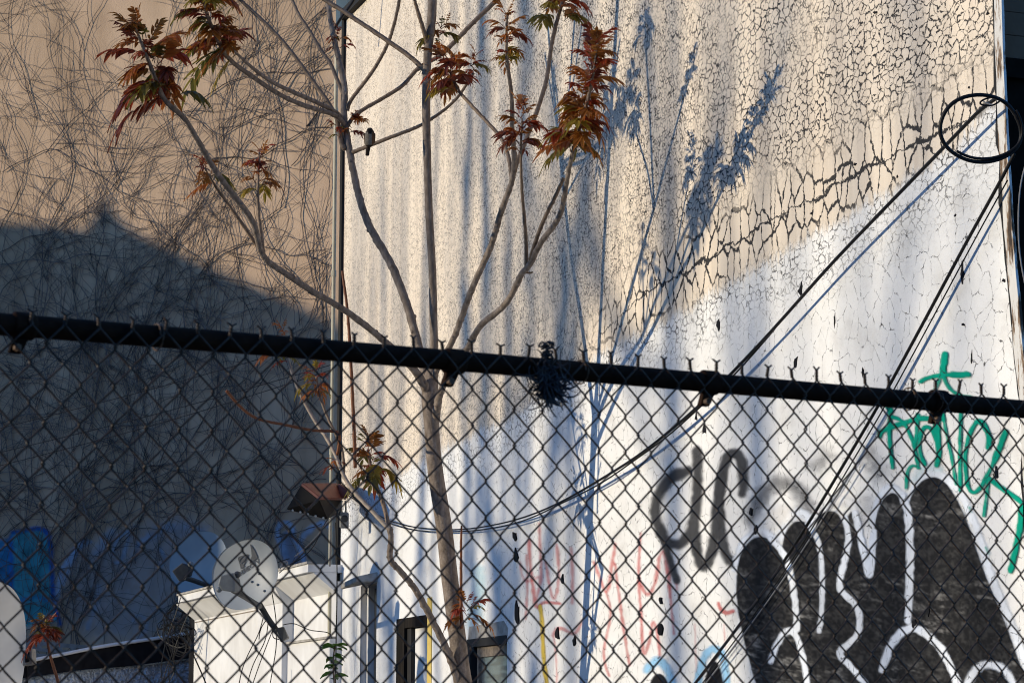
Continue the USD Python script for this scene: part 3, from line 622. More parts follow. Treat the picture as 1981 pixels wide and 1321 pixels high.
patch('green_tag', [S(zg((540, 20), (528, 100), (520, 190)), 12, GRN, 1.6), S(zg((345, 240), (400, 212), (500, 190), (620, 185), (725, 178)), 8, GRN, 1.6), S(zg((600, 180), (725, 185)), 13, GRN, 1.8, .95), S(zg((500, 190), (480, 260), (450, 330), (440, 400)), 6, GRN, 1.6, .9), S(zg((530, 190), (560, 270), (620, 330), (700, 360), (740, 365)), 7, GRN, 1.8, .95),
    S(zg((95, 420), (98, 560), (95, 700), (110, 830), (120, 925)), 7, GRN, 1.5), S(zg((85, 440), (110, 470)), 11, GRN, 2), S(zg((20, 680), (30, 640), (130, 595), (240, 560), (330, 535), (440, 535)), 9, GRN, 1.6), S(zg((110, 520), (190, 550), (250, 640), (290, 750), (315, 860), (325, 930)), 6, GRN, 1.5), S(zg((320, 500), (312, 640), (300, 760)), 6, GRN, 1.5), S(zg((335, 930), (280, 910), (240, 960), (232, 1040), (228, 1100)), 5.5, GRN, 1.5, 1, e1=.4),
    S(zg((380, 900), (345, 820), (335, 720), (360, 620), (400, 600), (440, 640), (470, 720), (485, 800)), 6.5, GRN, 1.5), S(zg((490, 480), (480, 650), (490, 780), (475, 905)), 10, GRN, 1.8), S(zg((445, 480), (455, 600), (480, 740)), 5, GRN, 1.5), S(zg((520, 480), (545, 620), (575, 760), (605, 920), (630, 1060)), 5, GRN, 1.5), S(zg((500, 480), (520, 540)), 12, GRN, 2), S(zg((665, 470), (662, 640), (658, 860), (660, 1110)), 6.5, GRN, 1.6),
    S(zg((880, 770), (890, 680), (855, 600), (810, 550), (760, 610), (720, 710), (700, 860), (710, 1000), (735, 1100), (775, 1125), (830, 1070), (870, 1000), (920, 900), (980, 760), (1025, 640)), 7.5, GRN, 1.6), S(zg((885, 765), (890, 680), (850, 590), (815, 550)), 11, GRN, 1.8), S(zg((930, 880), (985, 740), (1025, 640)), 11, GRN, 1.8), S(zg((885, 1040), (870, 1160), (850, 1310)), 5.5, GRN, 1.5), S(zg((890, 1010), (980, 1080), (1080, 1150), (1180, 1230)), 9, GRN, 1.8),
    S(zl((1975, 340), (1960, 480), (1930, 620), (1915, 690)), 11, GRN, 2), S(zl((1690, 340), (1700, 365)), 4, GRN, 2, .6), S(zl((1780, 560), (1795, 590)), 4, GRN, 2, .5)], WB, WALL, M['spray'], .009, 'green spray paint scrawl above the black letters')

# ------------------------------------------------------------------ corner pipe, dark downspout, lamp, box
def px_tube(pts, depth, w, sides=8, n=None, wig=0.0):
    """pts (px, py), depth scalar or list, w in px"""
    pts = np.asarray(pts, float); dep = np.broadcast_to(np.asarray(depth, float), (len(pts),)); ww = np.broadcast_to(np.asarray(w, float), (len(pts),))
    c = spl(np.c_[pts, dep, ww], n=n or max(5, len(pts) * 6))
    return tube(P(c[:, 0], c[:, 1], c[:, 2]), np.maximum(c[:, 3], .6) / 2 * c[:, 2] / FOC, sides)
DC = float(np.dot(WALL.w(LC, 3.0) - CAM, FWD))
bx, by = (WALL.w(LC + .10, 0., .06))[:2]
def vert(x, y, z0, z1, r, s=10): return tube(np.array([[x, y, a] for a in np.linspace(z0, z1, 12)]), r, s)
pipe = thing('conduit_pipe', (bx, by, 0), 'beige vertical pipe running up the far corner of the white wall', 'pipe')
obj('pipe', vert(bx, by, 0.1, ZTOP - .25, .0165), M['pipe'], pipe, smooth=40)
for zc_ in (2.3, 3.9, 5.4, 6.8): obj('clip', vert(bx, by, zc_, zc_ + .05, .021, 8), M['pipe'], pipe)
dx, dy = WALL.w(LC + .045, 0., .012)[:2]
obj('downspout', vert(dx, dy, .05, ZTOP + .02, .022, 6), M['black'], label='thin black drainpipe in the gap beside the beige pipe', cat='pipe')
cab = P(np.array([640., 652, 664, 680, 700]), np.array([70., 48, 30, 8, -30]), np.full(5, DC - .3))
obj('roof_cable', tube(spl(cab, 20), .012, 6), M['black_cable'], label='black cable curving off the roof corner at the top', cat='cable')

lamp = thing('flood_lamp', P(650, 960, 18.9), 'rust red box floodlight with dark underside on the wall corner', 'lamp')
DL = 18.6
near = [P(583, 938, DL), P(555, 984, DL), P(632, 1003, DL - .15), P(617, 965, DL - .15)]
far_ = [P(650, 938, DL + .7), P(625, 975, DL + .7), P(655, 992, DL + .55), P(662, 966, DL + .55)]
hood_c = np.array([near[0], near[3], far_[0], far_[3]])
cen = np.array(near + far_).mean(0)
dn = np.cross(near[3] - near[0], far_[0] - near[0]); dn /= np.linalg.norm(dn); dn = dn if dn[2] > 0 else -dn
obj('housing', hexa([near[0] - dn * .008, near[1], near[2], near[3] - dn * .008, far_[0] - dn * .008, far_[1], far_[2], far_[3] - dn * .008], .008), M['darkmetal'], lamp, smooth=30)
obj('hood', hexa(list(hood_c + dn * .012) + list(hood_c - dn * .002), .006), M['rustred'], lamp, smooth=30)
e = [P(655, 936, DL + .62), P(662, 937, DL + .62), P(678, 952, DL + .45), P(670, 962, DL + .45), P(657, 962, DL + .5), P(655, 936, DL + .9), P(678, 950, DL + .85), P(668, 966, DL + .85)]
obj('end_bracket', hexa(e, .006), M['rustred'], lamp, smooth=30)
rv = []
for t in np.linspace(.15, .92, 5):
    p = near[1] + t * (near[2] - near[1]); rv.append(tm(trimesh.creation.icosphere(1, .009).apply_translation(p)))
obj('rivets', join(rv), M['dish'], lamp)
jb = thing('junction_box', P(666, 1005, 19.0), 'small grey round box hanging under the rust red lamp', 'junction box')
c = P(666., 1006., 19.0)
cyl = trimesh.creation.cylinder(.052, .07, sections=24); cyl.apply_scale([.72, 1, 1.0]) 
R = trimesh.transformations.rotation_matrix(math.pi / 2, [0, 1, 0]) 
bx_ = trimesh.creation.box([.06, .05, .13]); bx_.apply_translation(c)
obj('box', hexa(bx_.vertices, .012), M['metalbox'], jb, smooth=30)
pl = trimesh.creation.cylinder(.028, .008, sections=18); pl.apply_transform(trimesh.transformations.rotation_matrix(math.pi / 2, [1, 0, 0])); pl.apply_translation(c + np.array([0.005, -.03, .01]))
obj('cap', tm(pl), M['arm'], jb)
obj('conduit', join([px_tube([(662, 968), (660, 978), (662, 992)], 19.0, 3.5), px_tube([(668, 968), (669, 980), (669, 994)], 19.02, 3.5)]), M['pipe'], jb)

# ------------------------------------------------------------------ tan wall and its bare vines
ZT = 12.0
TB = thing('tan_building', TANW.w(4.0, 0.0), 'tan stucco building wall covered in bare vines', 'building')
lr = float(TANW.lz(650., 30.)[0]); lr2 = float(TANW.lz(672., 60.)[0]) - 2.4; zn = float(TANW.lz(655., 58.)[1])
obj('wall', slab(TANW, [(lr2, 0), (9, 0), (9, ZT), (lr, ZT), (lr, zn), (lr2, zn)], 0, -4), M['tan'], TB)
def tl(*p): return [(x, y) for x, y in p]
BL1, BL2, BLH = (.03, .24, .46), (.06, .38, .46), (.42, .55, .74)
z1_ = lambda *p: [(x / 2.83, 861 + y / 2.83) for x, y in p]
patch('blue_graffiti', [Fp(z1_((-60, 540), (60, 500), (70, 1000), (-60, 1000)), BL1, 4, .85, curve=False), Fp(z1_((50, 490), (100, 465), (230, 460), (275, 540), (280, 800), (295, 880), (320, 960), (200, 980), (60, 1000)), BL2, 4, .82, curve=False), S(z1_((60, 500), (65, 760), (70, 1000)), 9, (.02, .12, .5), 4, .8), S(z1_((70, 480), (170, 462), (250, 470), (276, 560), (285, 720), (300, 870), (330, 980)), 8, (.03, .13, .45), 3, .9), S(z1_((90, 860), (200, 830), (290, 860)), 9, (.03, .16, .45), 5, .6)], TB, TANW, M['spray_tan'], .004, 'blue and teal painted block at the left edge', step=3)
patch('pale_blue_graffiti', [S(z1_((300, 870), (320, 780), (345, 680), (370, 640), (420, 560), (470, 520)), 9, BLH, 3, .75), S(z1_((345, 760), (385, 660), (440, 560), (500, 530)), 6, BLH, 3, .6), S(z1_((520, 600), (570, 530), (620, 470)), 16, BLH, 8, .4), S(z1_((620, 600), (640, 520), (700, 470), (690, 560), (650, 640), (625, 640)), 6, BLH, 3, .6), S(z1_((830, 500), (900, 450), (960, 440), (1100, 470), (1130, 520)), 18, (.36, .47, .64), 12, .45), S(z1_((740, 620), (760, 540), (830, 500)), 8, BLH, 4, .5), S(z1_((540, 770), (530, 860), (480, 1000)), 7, BLH, 5, .4), S(z1_((870, 560), (900, 620), (880, 660)), 6, BLH, 3, .5), S(z1_((730, 960), (760, 930), (800, 960), (790, 1020), (750, 1060)), 5, BLH, 4, .45), Fp(z1_((420, 600), (700, 470), (1080, 460), (1000, 700), (900, 1000), (460, 1000), (400, 800)), (.30, .36, .46), 30, .30)], TB, TANW, M['spray_tan'], .004, 'faint pale blue bubble letters in the shade', step=3)
patch('pale_blue_graffiti', [S(z1_((1560, 620), (1545, 560), (1520, 500), (1530, 440), (1570, 425), (1600, 450), (1610, 510), (1640, 560), (1665, 640)), 9, BLH, 3, .85), S(z1_((1650, 600), (1640, 540), (1690, 470), (1760, 430), (1810, 450)), 9, BLH, 4, .7), S(z1_((1540, 500), (1570, 580), (1580, 620)), 5, BLH, 3, .6), Fp(z1_((1540, 480), (1600, 470), (1620, 560), (1640, 640), (1570, 640)), (.2, .28, .42), 5, .6)], TB, TANW, M['spray_tan'], .004, 'pale blue graffiti loops under the red lamp', step=3)

rng = np.random.default_rng(21)
strands = []          # (points (n,2) in (l,z), radius array)
def walk(l, z, ang, n, step, curv, wander, grav=0.0):
    pts = [(l, z)]; k = rng.normal(0, curv)
    for _ in range(n):
        k += rng.normal(0, wander); k *= .93
        ang += k + rng.normal(0, .12) + grav * math.cos(ang)
        l += step * math.cos(ang); z += step * math.sin(ang); pts.append((l, z))
    return np.array(pts), ang
mains = []
for _ in range(66):
    l = rng.uniform(lr, 5.2); z = rng.uniform(1.0, 6.2)
    p, _a = walk(l, z, rng.normal(math.pi / 2, .55), int(rng.integers(50, 110)), .055, .012, .012)
    mains.append(p); strands.append((p, np.linspace(.0095, .003, len(p)) * rng.uniform(.7, 1.15)))
for _ in range(48):      # sweeping diagonals
    l = rng.uniform(lr - .2, 5.2); z = rng.uniform(3.5, 9)
    p, _a = walk(l, z, rng.choice([.5, 2.6, .8, 2.3, 1.2, 1.9]) + rng.normal(0, .25), int(rng.integers(60, 130)), .055, .007, .006)
    mains.append(p); strands.append((p, np.linspace(.0088, .003, len(p)) * rng.uniform(.7, 1.1)))
sec = []
for p in mains:
    for _ in range(9):
        i = int(rng.integers(3, len(p) - 2)); d = p[i + 1] - p[i]; a = math.atan2(d[1], d[0]) + rng.choice([-1, 1]) * rng.uniform(.3, 1.0)
        q, _a = walk(p[i, 0], p[i, 1], a, int(rng.integers(16, 60)), .042, .008, .009)
        sec.append(q); strands.append((q, np.linspace(.0052, .0022, len(q))))
for p in sec:
    for _ in range(2):
        i = int(rng.integers(1, len(p) - 2)); d = p[i + 1] - p[i]; a = math.atan2(d[1], d[0]) + rng.choice([-1, 1]) * rng.uniform(.4, 1.2)
        q, _a = walk(p[i, 0], p[i, 1], a, int(rng.integers(4, 20)), .034, .015, .018)
        strands.append((q, np.linspace(.0034, .0014, len(q))))
ms = []
for p, r in strands:
    p = p[(p[:, 0] > lr + .03)] if (p[:, 0] > lr + .03).all() else p[:max(2, int(np.argmax(p[:, 0] <= lr + .03)))]
    if len(p) < 3: continue
    r = r[:len(p)] * .78
    off = .012 + .03 * meshkit.noise(np.c_[p * 2.5, np.full(len(p), rng.uniform(0, 50))], 4)
    ms.append(tube(TANW.w(p[:, 0], p[:, 1], off), r, 3, cap=False))
obj('bare_vine', join(ms), M['vine'], label='tangle of leafless climbing vine stems over the tan wall', cat='vine', kind='stuff')

for i, (a, b) in enumerate((((-30, 836), (640, 655)), ((-30, 882), (640, 706)), ((-30, 908), (640, 716)))):
    c = np.array([a, ((a[0] + b[0]) / 2, (a[1] + b[1]) / 2 + 4 + 2 * i), b], float)
    obj('overhead_wire', px_tube(c, [23.0, 22, 21.0], 1.7, 5, 14), M['black_cable'], label=['thin black wire crossing the shaded tan wall, highest of three', 'thin black wire crossing the shaded tan wall, middle of three', 'thin black wire crossing the shaded tan wall, lowest of three'][i], cat='wire')

# ------------------------------------------------------------------ low white annex
LB = thing('low_annex', LOW.w(2.0, 0.0), 'low white masonry annex with sloping cornice beside the tall wall', 'building')
def lowlz(*p): return LOW.lz(*np.array(p, float).T)
Lr, Ll = float(LOW.lz(650., 1200.)[0]), float(LOW.lz(376., 1240.)[0]); LOWC = Plane((LOW.o + LOW.n * .24)[:2], LOW.d[:2]); Lcorn = float(LOWC.lz(345., 1160.)[0])
z_soff = float(LOW.lz(500., 1156.)[1]); z_top = float(LOWC.lz(480., 1119.)[1]); z_fas = float(LOWC.lz(480., 1133.)[1])
obj('wall', slab(LOW, [(Lr, 0), (Ll, 0), (Ll, z_soff), (Lr, z_soff)], 0, -3), M['lowwhite'], LB)
def boxoff(l0, l1, z0, z1, o0, o1): return slab(LOW, [(l0, z0), (l1, z0), (l1, z1), (l0, z1)], o0, o1)
obj('cornice', boxoff(Lr, Lcorn, z_fas, z_top, .24, -.2), M['lowwhite'], LB)
v = []
for l in (Lr + .002, Ll): v += [LOW.w(l, z_fas - .002, .20), LOW.w(l, z_fas - .002, .0), LOW.w(l, z_soff - .09, .0), LOW.w(l, z_soff - .07, .02)]
obj('cove', hexa(v), M['lowwhite'], LB)
obj('drip_edge', boxoff(Lr - .01, Lcorn + .02, z_top + .001, z_top + .02, .255, .20), M['concrete'], LB)
lp0, lp1 = float(LOW.lz(520., 1200.)[0]), float(LOW.lz(568., 1200.)[0])
obj('pier', boxoff(lp1, lp0, 0, z_soff - .10, .10, .001), M['lowwhite'], LB)
v = []
for l in (lp1, lp0): v += [LOW.w(l, z_soff - .10, .10), LOW.w(l, z_soff - .10, .0), LOW.w(l, z_fas - .004, .19), LOW.w(l, z_fas - .004, 0.)]
obj('bracket', hexa(v, .01), M['lowwhite'], LB, smooth=30)
lq0 = float(LOW.lz(545., 1250.)[0]); zq = float(LOW.lz(590., 1243.)[1])
obj('panel', boxoff(Lr + .002, lp1 - .002, 0, zq, .05, .001), M['lowwhite'], LB)
obj('ledge', boxoff(Lr + .002, lp1 - .002, zq + .001, zq + .02, .07, .001), M['concrete'], LB)
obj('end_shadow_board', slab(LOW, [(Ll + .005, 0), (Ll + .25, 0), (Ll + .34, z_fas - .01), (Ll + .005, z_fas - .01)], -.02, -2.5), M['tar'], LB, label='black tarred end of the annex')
obj('seam', boxoff(Ll - .02, lp0 + .01, z_soff - .115, z_soff - .106, .004, .0005), M['oldwood'], LB)
rng = np.random.default_rng(8)

# lower tarred roof and sheet metal further left
SH = thing('lean_to', P(200, 1300, 20.5), 'lean-to roof with black tarred eave over crumpled sheet metal', 'shed')
def pp(x, y, d): return P(float(x), float(y), float(d))
D0, D1 = 24.3, 25.7
top = [(40, 1283, D0), (120, 1268, 24.6), (200, 1252, 25.0), (280, 1240, 25.3), (368, 1226, D1)]
bot = [(40, 1312, D0), (120, 1300, 24.6), (200, 1290, 25.0), (280, 1284, 25.3), (372, 1272, D1)]
fa = np.array([pp(*t) for t in top] + [pp(*t) for t in bot]); k = len(top); bkv = np.array([-.35, .9, 0])
vv = np.vstack([fa, fa + bkv]); ff = []
for i in range(k - 1):
    ff += [[i, i + 1, k + i + 1], [i, k + i + 1, k + i], [2 * k + i, 3 * k + i + 1, 2 * k + i + 1], [2 * k + i, 3 * k + i, 3 * k + i + 1], [i, 2 * k + i + 1, i + 1], [i, 2 * k + i, 2 * k + i + 1], [k + i, k + i + 1, 3 * k + i + 1], [k + i, 3 * k + i + 1, 3 * k + i]]
obj('eave', (vv, np.array(ff)), M['tar'], SH)
tp = np.array([pp(*t) for t in top]) + np.array([0, -.03, .012])
obj('roof_edge_strip', tube(spl(tp, 20), .018, 8), M['lowwhite'], SH)
gx_, gz_ = np.meshgrid(np.linspace(0, 1, 60), np.linspace(0, 1, 14), indexing='ij')
tl_ = np.array([pp(*t) for t in bot]); base = np.stack([np.interp(gx_, np.linspace(0, 1, k), tl_[:, j]) for j in range(3)], -1)
base[..., 2] -= gz_ * .9 + .01
rel = meshkit.fbm(np.stack([gx_ * 7, gz_ * 3, gx_ * 0], -1), 3, 5) - .5
base[..., 1] += rel * .10 + .06; base[..., 0] += rel * .03
ii = np.arange(60 * 14).reshape(60, 14)
ff = np.vstack([np.stack([ii[:-1, :-1], ii[1:, :-1], ii[1:, 1:]], -1).reshape(-1, 3), np.stack([ii[:-1, :-1], ii[1:, 1:], ii[:-1, 1:]], -1).reshape(-1, 3)])
obj('sheet_metal', (base.reshape(-1, 3), ff[:, ::-1]), M['sheet'], SH, smooth=True, label='crumpled bare sheet metal under the eave')
AB = thing('slotted_channel', P(150, 1250, 22.5), 'slotted grey metal channel lying behind the tarred eave', 'metal channel')
a0, a1 = P(50., 1238., 25.9), P(262., 1258., 26.6); dz = np.array([0, 0, -.085]); dv = (a1 - a0) / np.linalg.norm(a1 - a0)
pgs = Polygon([(0, 0), (np.linalg.norm(a1 - a0), 0), (np.linalg.norm(a1 - a0), .10), (0, .10)])
for i in range(9): pgs = pgs.difference(Point(.12 + i * .24, .05).buffer(.024)).difference(LineString([(.20 + i * .24, .05), (.27 + i * .24, .05)]).buffer(.016))
m_ = trimesh.creation.extrude_polygon(pgs, .02, engine='earcut'); mv = np.array(m_.vertices)
nrm = np.cross(dv, [0, 0, 1.]); nrm /= np.linalg.norm(nrm)
obj('web', (a0 + mv[:, :1] * dv + (mv[:, 1:2] - .1) * np.array([0, 0, 1.]) + mv[:, 2:] * -nrm, np.array(m_.faces)), M['angle'], AB)
obj('flange', hexa([a0, a1, a0 - nrm * .07, a1 - nrm * .07, a0 + [0, 0, .008], a1 + [0, 0, .008], a0 - nrm * .07 + [0, 0, .008], a1 - nrm * .07 + [0, 0, .008]]), M['angle'], AB)
obj('flange', hexa([a0 + dz * 1.5, a1 + dz * 1.5, a0 - nrm * .09 + dz * 1.5, a1 - nrm * .09 + dz * 1.5, a0 + dz * 2.0, a1 + dz * 2.0, a0 - nrm * .09 + dz * 2.0, a1 - nrm * .09 + dz * 2.0]), M['angle'], AB)

# ------------------------------------------------------------------ satellite dishes
def dish_shape(c, nrm, up, a, b, curve=.055, rings=10, seg=56, sq=2.15):
    """shallow bowl facing nrm: long half axis a along up, half axis b across; front face and a rim with thickness"""
    n = nrm / np.linalg.norm(nrm); u = up - n * np.dot(up, n); u /= np.linalg.norm(u); s = np.cross(u, n)
    th = np.linspace(0, 2 * np.pi, seg, endpoint=False)
    cx = np.sign(np.cos(th)) * np.abs(np.cos(th)) ** (2 / sq); sx = np.sign(np.sin(th)) * np.abs(np.sin(th)) ** (2 / sq)
    vs = []
    for side in (0, 1):
        for r in np.linspace(0.02, 1, rings):
            h = curve * r * r - side * (.006 if r < .97 else .004)
            vs.append(c + n * h + (r * a * cx)[:, None] * u + (r * b * sx)[:, None] * s)
    rl = c + n * (curve + .006) + (1.012 * a * cx)[:, None] * u + (1.012 * b * sx)[:, None] * s
    v = np.vstack(vs + [rl]); f = []
    def ringf(A, B, flip):
        for j in range(seg):
            k_ = (j + 1) % seg; q_ = [[A + j, B + j, B + k_], [A + j, B + k_, A + k_]]
            f.extend([x[::-1] for x in q_] if flip else q_)
    for r in range(rings - 1): ringf(r * seg, (r + 1) * seg, False); ringf((rings + r) * seg, (rings + r + 1) * seg, True)
    ringf((rings - 1) * seg, 2 * rings * seg, False); ringf(2 * rings * seg, (2 * rings - 1) * seg, False)
    for j in range(1, seg - 1): f.append([0, j, j + 1]); f.append([rings * seg, rings * seg + j + 1, rings * seg + j])
    v = np.array(v); f = np.array(f)
    mm = trimesh.Trimesh(v, f, process=False)
    fn = np.cross(v[f[0, 1]] - v[f[0, 0]], v[f[0, 2]] - v[f[0, 0]])
    return v, f, n, u, s

def flat_on_dish(poly, c, n, u, s, curve, a, b, lift, depth=.003):
    m = trimesh.creation.extrude_polygon(poly, depth, engine='earcut'); m = m.subdivide().subdivide()
    v = np.array(m.vertices); r2 = (v[:, 1] / a) ** 2 + (v[:, 0] / b) ** 2
    return c + v[:, :1] * s + v[:, 1:2] * u + (curve * r2 + lift + v[:, 2])[:, None] * n, np.array(m.faces)

def camdir(c): d = CAM - c; return d / np.linalg.norm(d)
XR = np.array([1., 0, 0])
DD = 18.7; dc = P(481., 1112., DD)
nrm = camdir(dc) + np.array([-.62, 0, .10]); upd = UPV * .93 - XR * .36
ds_ = thing('satellite_dish', dc, 'grey satellite dish with dark printed logo on the white annex', 'satellite dish')
v, f, n, u, s = dish_shape(dc, nrm, upd, .262, .300, .05)
bowl = obj('reflector', (v, f), M['dish'], ds_, smooth=35)
lt = meshkit.text_mesh('DIRECTV', .030, .002, bold=True); lv = np.array(lt.vertices); lv[:, 0] -= lv[:, 0].mean()
def on_bowl(v2, lift): 
    r2 = (v2[:, 1] / .262) ** 2 + (v2[:, 0] / .300) ** 2
    return dc + v2[:, :1] * s + v2[:, 1:2] * u + (.05 * r2 + lift + v2[:, 2])[:, None] * n
rot = math.radians(12)
cr, sr = math.cos(rot), math.sin(rot)
def place2(v2, ox, oy): 
    w = v2.copy(); w[:, 0], w[:, 1] = cr * v2[:, 0] - sr * v2[:, 1] + ox, sr * v2[:, 0] + cr * v2[:, 1] + oy; return w
flip = -1.0 if np.dot(s, XR) < 0 else 1.0
lv[:, 0] *= flip
lv[:, 0] *= 1.25
obj('lettering', (on_bowl(place2(lv, .03, .040), .004), np.array(lt.faces)), M['dishmark'], bowl)
el = shapely.affinity.rotate(shapely.affinity.scale(Point(-.035, .0).buffer(1, 24), .052, .030), 18) if hasattr(shapely, 'affinity') else None
from shapely import affinity
sail = Polygon(spl(np.array([(-.115, -.045), (-.10, .02), (-.085, .065), (-.02, .055), (.03, .035), (.0, .005), (-.05, -.02)]), 40)).buffer(0)
hole = affinity.rotate(affinity.scale(Point(-.045, .018).buffer(1, 24), .045, .020), 12)
sw2 = Polygon([(.0, -.045), (.06, .005), (.09, .06), (.105, .10), (.115, .04), (.11, -.045)]).buffer(.003)
logo = sail.difference(hole.buffer(.006)).union(hole.buffer(-.004)).union(sw2).union(Polygon([(-.10, -.045), (-.06, -.045), (-.085, .02)]))
for g in getattr(logo, 'geoms', [logo]):
    m_ = trimesh.creation.extrude_polygon(g, .002, engine='earcut'); mv = np.array(m_.vertices); mv[:, 0] *= flip
    obj('logo_mark', (on_bowl(place2(mv * np.array([.8, .8, 1]), .03, .118), .004), np.array(m_.faces)), M['dishmark'], bowl)
for q in ((.10, -.02), (.07, -.10), (.02, -.06), (.13, -.17)):
    bb = trimesh.creation.icosphere(1, .010); obj('bolt', tm(bb.apply_translation(on_bowl(np.array([[q[0] * flip, q[1], 0.]]), .004)[0])), M['lnb'], bowl)
# arm, feed head, mast
obj('arm', px_tube([(452, 1141), (480, 1158), (502, 1172)], [18.05, 18.3, 18.62], [13, 11, 11], 8), M['arm'], ds_, smooth=40)
obj('mast', px_tube([(500, 1166), (508, 1178), (520, 1198), (541, 1226)], [18.75, 18.75, 18.78, 18.85], [14, 12, 12, 12], 10), M['arm'], ds_, smooth=40)
ft = [P(534, 1216, 18.75), P(548, 1212, 18.8), P(556, 1234, 18.8), P(545, 1240, 18.7), P(534, 1216, 18.9), P(548, 1212, 18.95), P(558, 1234, 18.98), P(545, 1240, 18.9)]
obj('foot', hexa(ft, .012), M['arm'], ds_, smooth=30)
hd = [P(426, 1113, 17.95), P(450, 1107, 17.95), P(455, 1122, 17.95), P(451, 1133, 17.95), P(454, 1145, 17.95), P(428, 1141, 17.95), P(421, 1130, 17.95)]
hd = hd + [p + np.array([.03, .10, 0]) for p in hd]
feed = obj('feed_head', hexa(hd, .012), M['lnb'], ds_, smooth=30)
sp = trimesh.creation.icosphere(2, .026); sp.apply_translation(P(459., 1111., 18.0)); obj('feed_horn', tm(sp), M['arm'], feed, smooth=True)
sp = trimesh.creation.icosphere(2, .022); sp.apply_translation(P(424., 1140., 17.98)); obj('knob', tm(sp), M['lnb'], feed, smooth=True)

D2 = 25.7; dc2 = P(390., 1090., D2)
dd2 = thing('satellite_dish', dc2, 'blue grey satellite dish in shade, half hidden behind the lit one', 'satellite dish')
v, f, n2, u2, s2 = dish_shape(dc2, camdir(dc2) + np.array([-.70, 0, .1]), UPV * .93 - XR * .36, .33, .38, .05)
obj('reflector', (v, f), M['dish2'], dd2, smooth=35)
hd = [P(333, 1104, 25.1), P(352, 1088, 25.1), P(368, 1097, 25.1), P(364, 1112, 25.1), P(346, 1124, 25.1)]
obj('feed_head', hexa(hd + [p + np.array([.03, .09, 0]) for p in hd], .012), M['arm'], dd2, smooth=30)
sp = trimesh.creation.icosphere(2, .03); sp.apply_translation(P(369., 1091., 25.1)); obj('feed_horn', tm(sp), M['lnb'], dd2, smooth=True)
obj('arm', px_tube([(356, 1116), (385, 1126), (410, 1136)], [25.1, 25.4, 25.7], [11, 10, 10], 8), M['arm'], dd2, smooth=40)
obj('mast', px_tube([(408, 1132), (412, 1150), (415, 1190)], [25.7, 25.8, 25.8], 10, 8), M['arm'], dd2, smooth=40)

D3 = 17.2
dd3 = thing('satellite_dish', P(0, 1240, D3), 'large off-white dish cut off by the left edge', 'satellite dish')
dc3 = P(-22., 1262., D3)
v, f, n3, u3, s3 = dish_shape(dc3, camdir(dc3) + np.array([-.35, 0, .06]), UPV, .50, .285, .04, sq=2.5)
obj('reflector', (v, f), M['paledish'], dd3, smooth=35)
fb = [P(44, 1258, D3 - .1), P(60, 1253, D3 - .1), P(61, 1283, D3 - .1), P(44, 1287, D3 - .1)]
br = obj('bracket', hexa(fb + [p + np.array([.01, .12, 0]) for p in fb], .008), M['angle'], dd3, smooth=30)
fb = [P(49, 1261, D3 - .115), P(56, 1259, D3 - .115), P(56, 1279, D3 - .115), P(49, 1281, D3 - .115)]
obj('slot', hexa(fb + [p + np.array([0, .02, 0]) for p in fb], .003), M['tar'], br)
obj('edge_strip', px_tube([(51, 1285), (52, 1310), (52, 1345)], D3 - .02, 5, 6), M['tar'], dd3)

# loose cables round the dishes
rng = np.random.default_rng(31)
def cabl(pts, depth, w, label, m='black_cable', cat='cable', n=None):
    return obj('loose_cable', px_tube(pts, depth, w, 5, n), M[m], label=label, cat=cat)
LS = 'black cable of the bundle hanging down from the lit dish arm'
hang = [[(509, 1195), (500, 1225), (485, 1255), (470, 1290), (462, 1325)], [(519, 1200), (512, 1240), (492, 1280), (478, 1325)], [(525, 1140), (533, 1190), (535, 1240), (530, 1280), (522, 1325)], [(518, 1195), (505, 1215), (501, 1236)], [(530, 1212), (515, 1250), (500, 1290), (488, 1325)], [(529, 1216), (529, 1232), (540, 1236)], [(523, 1150), (520, 1120), (527, 1095), (560, 1080)]]
HL = ['black cable hanging from the lit dish mast, leftmost', 'black cable hanging straight from the lit dish mast, second from the left', 'long black cable hanging behind the lit dish, right of its arm', 'short loose cable end below the lit dish arm', 'black cable fanning down from the lit dish foot', 'small cable loop at the lit dish foot', 'cable bending up past the right rim of the lit dish']
for i, hpts in enumerate(hang): cabl(hpts, 18.6, 2.0, HL[i])
LT = []
for i in range(13):
    cx, cy = 335 + rng.normal(0, 12), 1225 + rng.normal(0, 16); a, b = rng.uniform(12, 38), rng.uniform(12, 34); th0 = rng.uniform(0, 6); k_ = np.linspace(0, rng.uniform(4, 6.5), 8)
    ph = rng.uniform(0, 3)
    LT.append(px_tube(np.c_[cx + a * np.cos(th0 + k_) + 3 * k_, cy + b * np.sin(th0 + k_ + ph * .3)], np.linspace(24.0, 24.8, 8), 2.0, 4, 40))
for i in range(6):
    x0 = rng.uniform(335, 372); LT.append(px_tube([(x0, 1150 + rng.uniform(0, 30)), (x0 - rng.uniform(5, 30), 1195), (x0 - rng.uniform(-10, 35), 1240), (x0 - rng.uniform(10, 40), 1290), (x0 - rng.uniform(0, 40), 1330)], 23.8, 2.0, 4, 30))
obj('cable_tangle', join(LT), M['black_cable'], label='tangled loops of black cable at the annex end', cat='cables', kind='stuff')
cabl([(372, 1262), (385, 1290), (400, 1325)], 20.5, 3, 'thick black cable running down the annex face by its dark end')
cabl([(548, 1208), (570, 1206), (600, 1218), (636, 1224), (642, 1234)], 19.2, 1.8, 'thin cable running right from the dish foot along the annex')
cabl([(560, 1092), (585, 1078), (610, 1050), (630, 1010), (648, 985), (652, 965)], 19.2, 2.0, 'cable rising from the annex roof to the red lamp')
cabl([(641, 958), (649, 975), (640, 1000), (600, 1050), (570, 1076)], 19.0, 1.6, 'thin grey cable looping under the red lamp', 'grey_cable')
